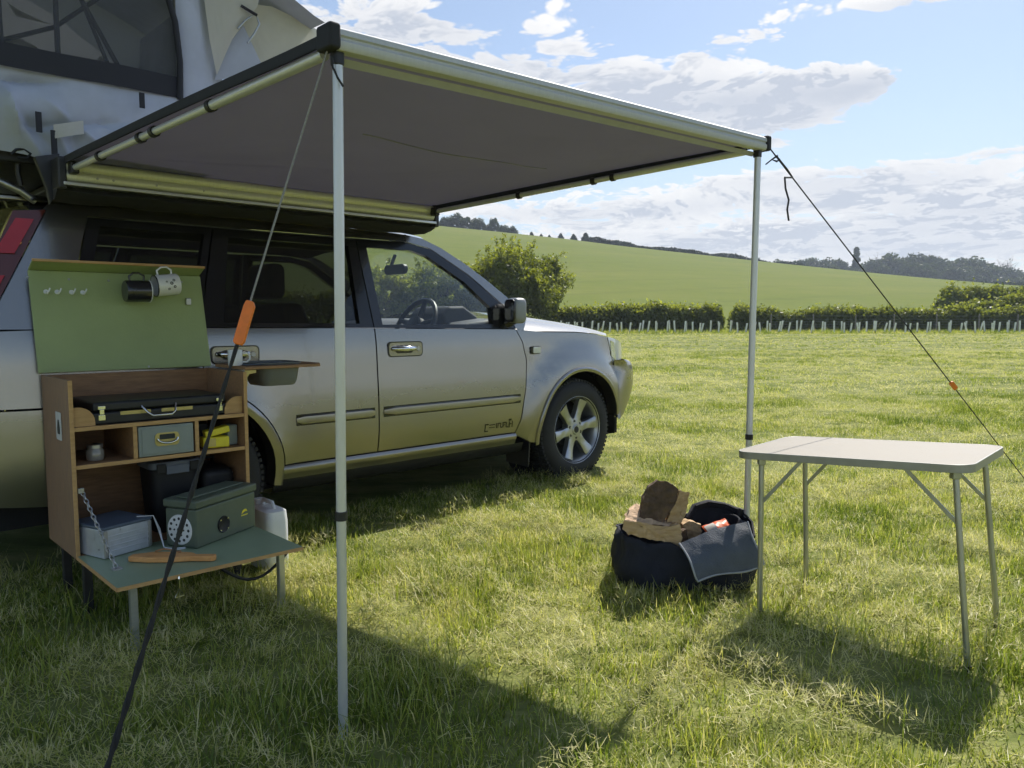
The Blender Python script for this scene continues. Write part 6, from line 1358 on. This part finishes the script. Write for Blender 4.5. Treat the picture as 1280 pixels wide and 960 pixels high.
    chunk('broad pale split log lying across the bag rim', [('split_face', [(778, 662), (781, 650), (792, 652), (815, 656), (836, 658), (850, 655), (853, 672), (848, 682), (826, 676), (800, 672), (786, 668)], M['split_wood'], 0), ('top_facet', [(781, 650), (787, 638), (798, 631), (812, 642), (836, 650), (850, 655), (836, 658), (815, 656), (792, 652)], M['top_facet'], [0, .05, .09, .09, .08, .06, 0, 0, 0])], yb - .13, .11)
    chunk('dark barked log standing upright on the pale one', [('bark', [(799, 646), (804, 624), (812, 608), (822, 600), (836, 602), (848, 612), (846, 626), (838, 640), (830, 652), (812, 652)], M['log_bark'], 0), ('split_face', [(838, 640), (846, 626), (850, 613), (862, 616), (859, 634), (853, 650), (847, 664), (840, 652), (832, 654)], M['split_wood'], [0, 0, .01, .05, .05, .04, .03, .01, 0])], yb - .10, .10)
    chunk('short split log end beside the packet', [('split_face', [(852, 676), (854, 656), (862, 651), (876, 656), (878, 666), (868, 674)], M['split_wood'], 0)], yb - .02, .10)
    chunk('bark slab wedged between the pale log and the bag corner', [('bark', [(846, 690), (850, 668), (858, 662), (862, 676), (856, 688)], M['log_bark'], 0)], yb - .09, .10)
    G = lambda px, py, Y: at_depth(px, py, Y)
    # firelighter packet
    p = G(897, 660, yb - .02); o = thing('firelighter_packet', 'orange and white packet lying among the logs', 'packet', p); R = Matrix.Rotation(.25, 3, 'Z') @ Matrix.Rotation(-.25, 3, 'Y') @ Matrix.Rotation(.5, 3, 'X')
    mb = MB(); mb.grid(lambda u, v: R @ Vector(((u - .5) * .11, (v - .5) * .07, .016 * math.sin(math.pi * u) * math.sin(math.pi * v) + .004 * math.sin(u * 14) * math.sin(v * 9))), 10, 8); mb.grid(lambda u, v: R @ Vector(((u - .5) * .11, (v - .5) * .07, -.016 * math.sin(math.pi * u) * math.sin(math.pi * v))), 10, 8); mb.build('wrapper', M['packet_orange'], o, 60)
    mb = MB(); mb.grid(lambda u, v: R @ Vector((-.05 + .04 * u, (v - .5) * .05, .0185 * math.sin(math.pi * (.05 + .36 * u)) * math.sin(math.pi * (.14 + .72 * v)) + .004)), 6, 6); mb.build('wrapper_panel', M['packet_white'], o, 60)
build_bag()
# ------------------------------------------------------------------ the mown field's grass
def under_car(x, y):
    dx, dy = x - CAR_LOC.x, y - CAR_LOC.y; a = dx * D.x + dy * D.y; b = dx * O.x + dy * O.y
    return (a > -3.3) & (a < .5) & (np.abs(b) < .55)
blades('mown_grass', -4.0, 3.6, 1.0, 5.2, 11800, .064, .0036, 101, 'short sunlit tufted grass with pale clippings around the table and bag', .62, 2, under_car, (6.5, .078))
blades('mown_grass', -8.5, 8.5, 5.2, 11.0, 4800, .062, .0058, 102, 'mown grass around and beyond the car', .70, 1, under_car, (5.0, .085))
blades('mown_grass', -14.0, 18.0, 11.0, 26.0, 820, .062, .013, 103, 'pale mown field grass in the middle distance', .8, 1, None, (2.6, .08))
blades('mown_grass', -26.0, 38.0, 26.0, 56.0, 90, .07, .035, 104, 'distant mown field grass running to the tree guards', .8, 1, None, (1.3, .09))
blades('rough_grass', -20.0, 46.0, 55.3, 61.0, 220, .30, .04, 105, 'longer rough grass along the foot of the tree guards and hedges', .1, 1)
blades('long_grass', -2.6, -.1, 1.5, 3.3, 1300, .115, .0038, 106, 'longer lank grass in the awning shade around the cupboard feet', .12, 2)
blades('long_grass', .2, 2.3, 2.0, 3.6, 700, .105, .0036, 107, 'longer grass tufts round the table legs and the bag', .1, 2)
# ------------------------------------------------------------------ the air: even, thin haze round the whole place
def build_haze():
    mb = MB(); mb.bb((-520, -60, -3), (900, 1050, 92)); o = mb.build('haze', None, None, None); tag(o, kind='stuff')
    m = bpy.data.materials.new('summer_haze'); m.use_nodes = True; nt = m.node_tree; nt.nodes.clear(); out = nt.nodes.new('ShaderNodeOutputMaterial'); v = nt.nodes.new('ShaderNodeVolumePrincipled')
    v.inputs['Color'].default_value = (.72, .82, .96, 1); v.inputs['Density'].default_value = .00042; v.inputs['Anisotropy'].default_value = .2
    nt.links.new(v.outputs[0], out.inputs['Volume']); o.data.materials.append(m)
build_haze()
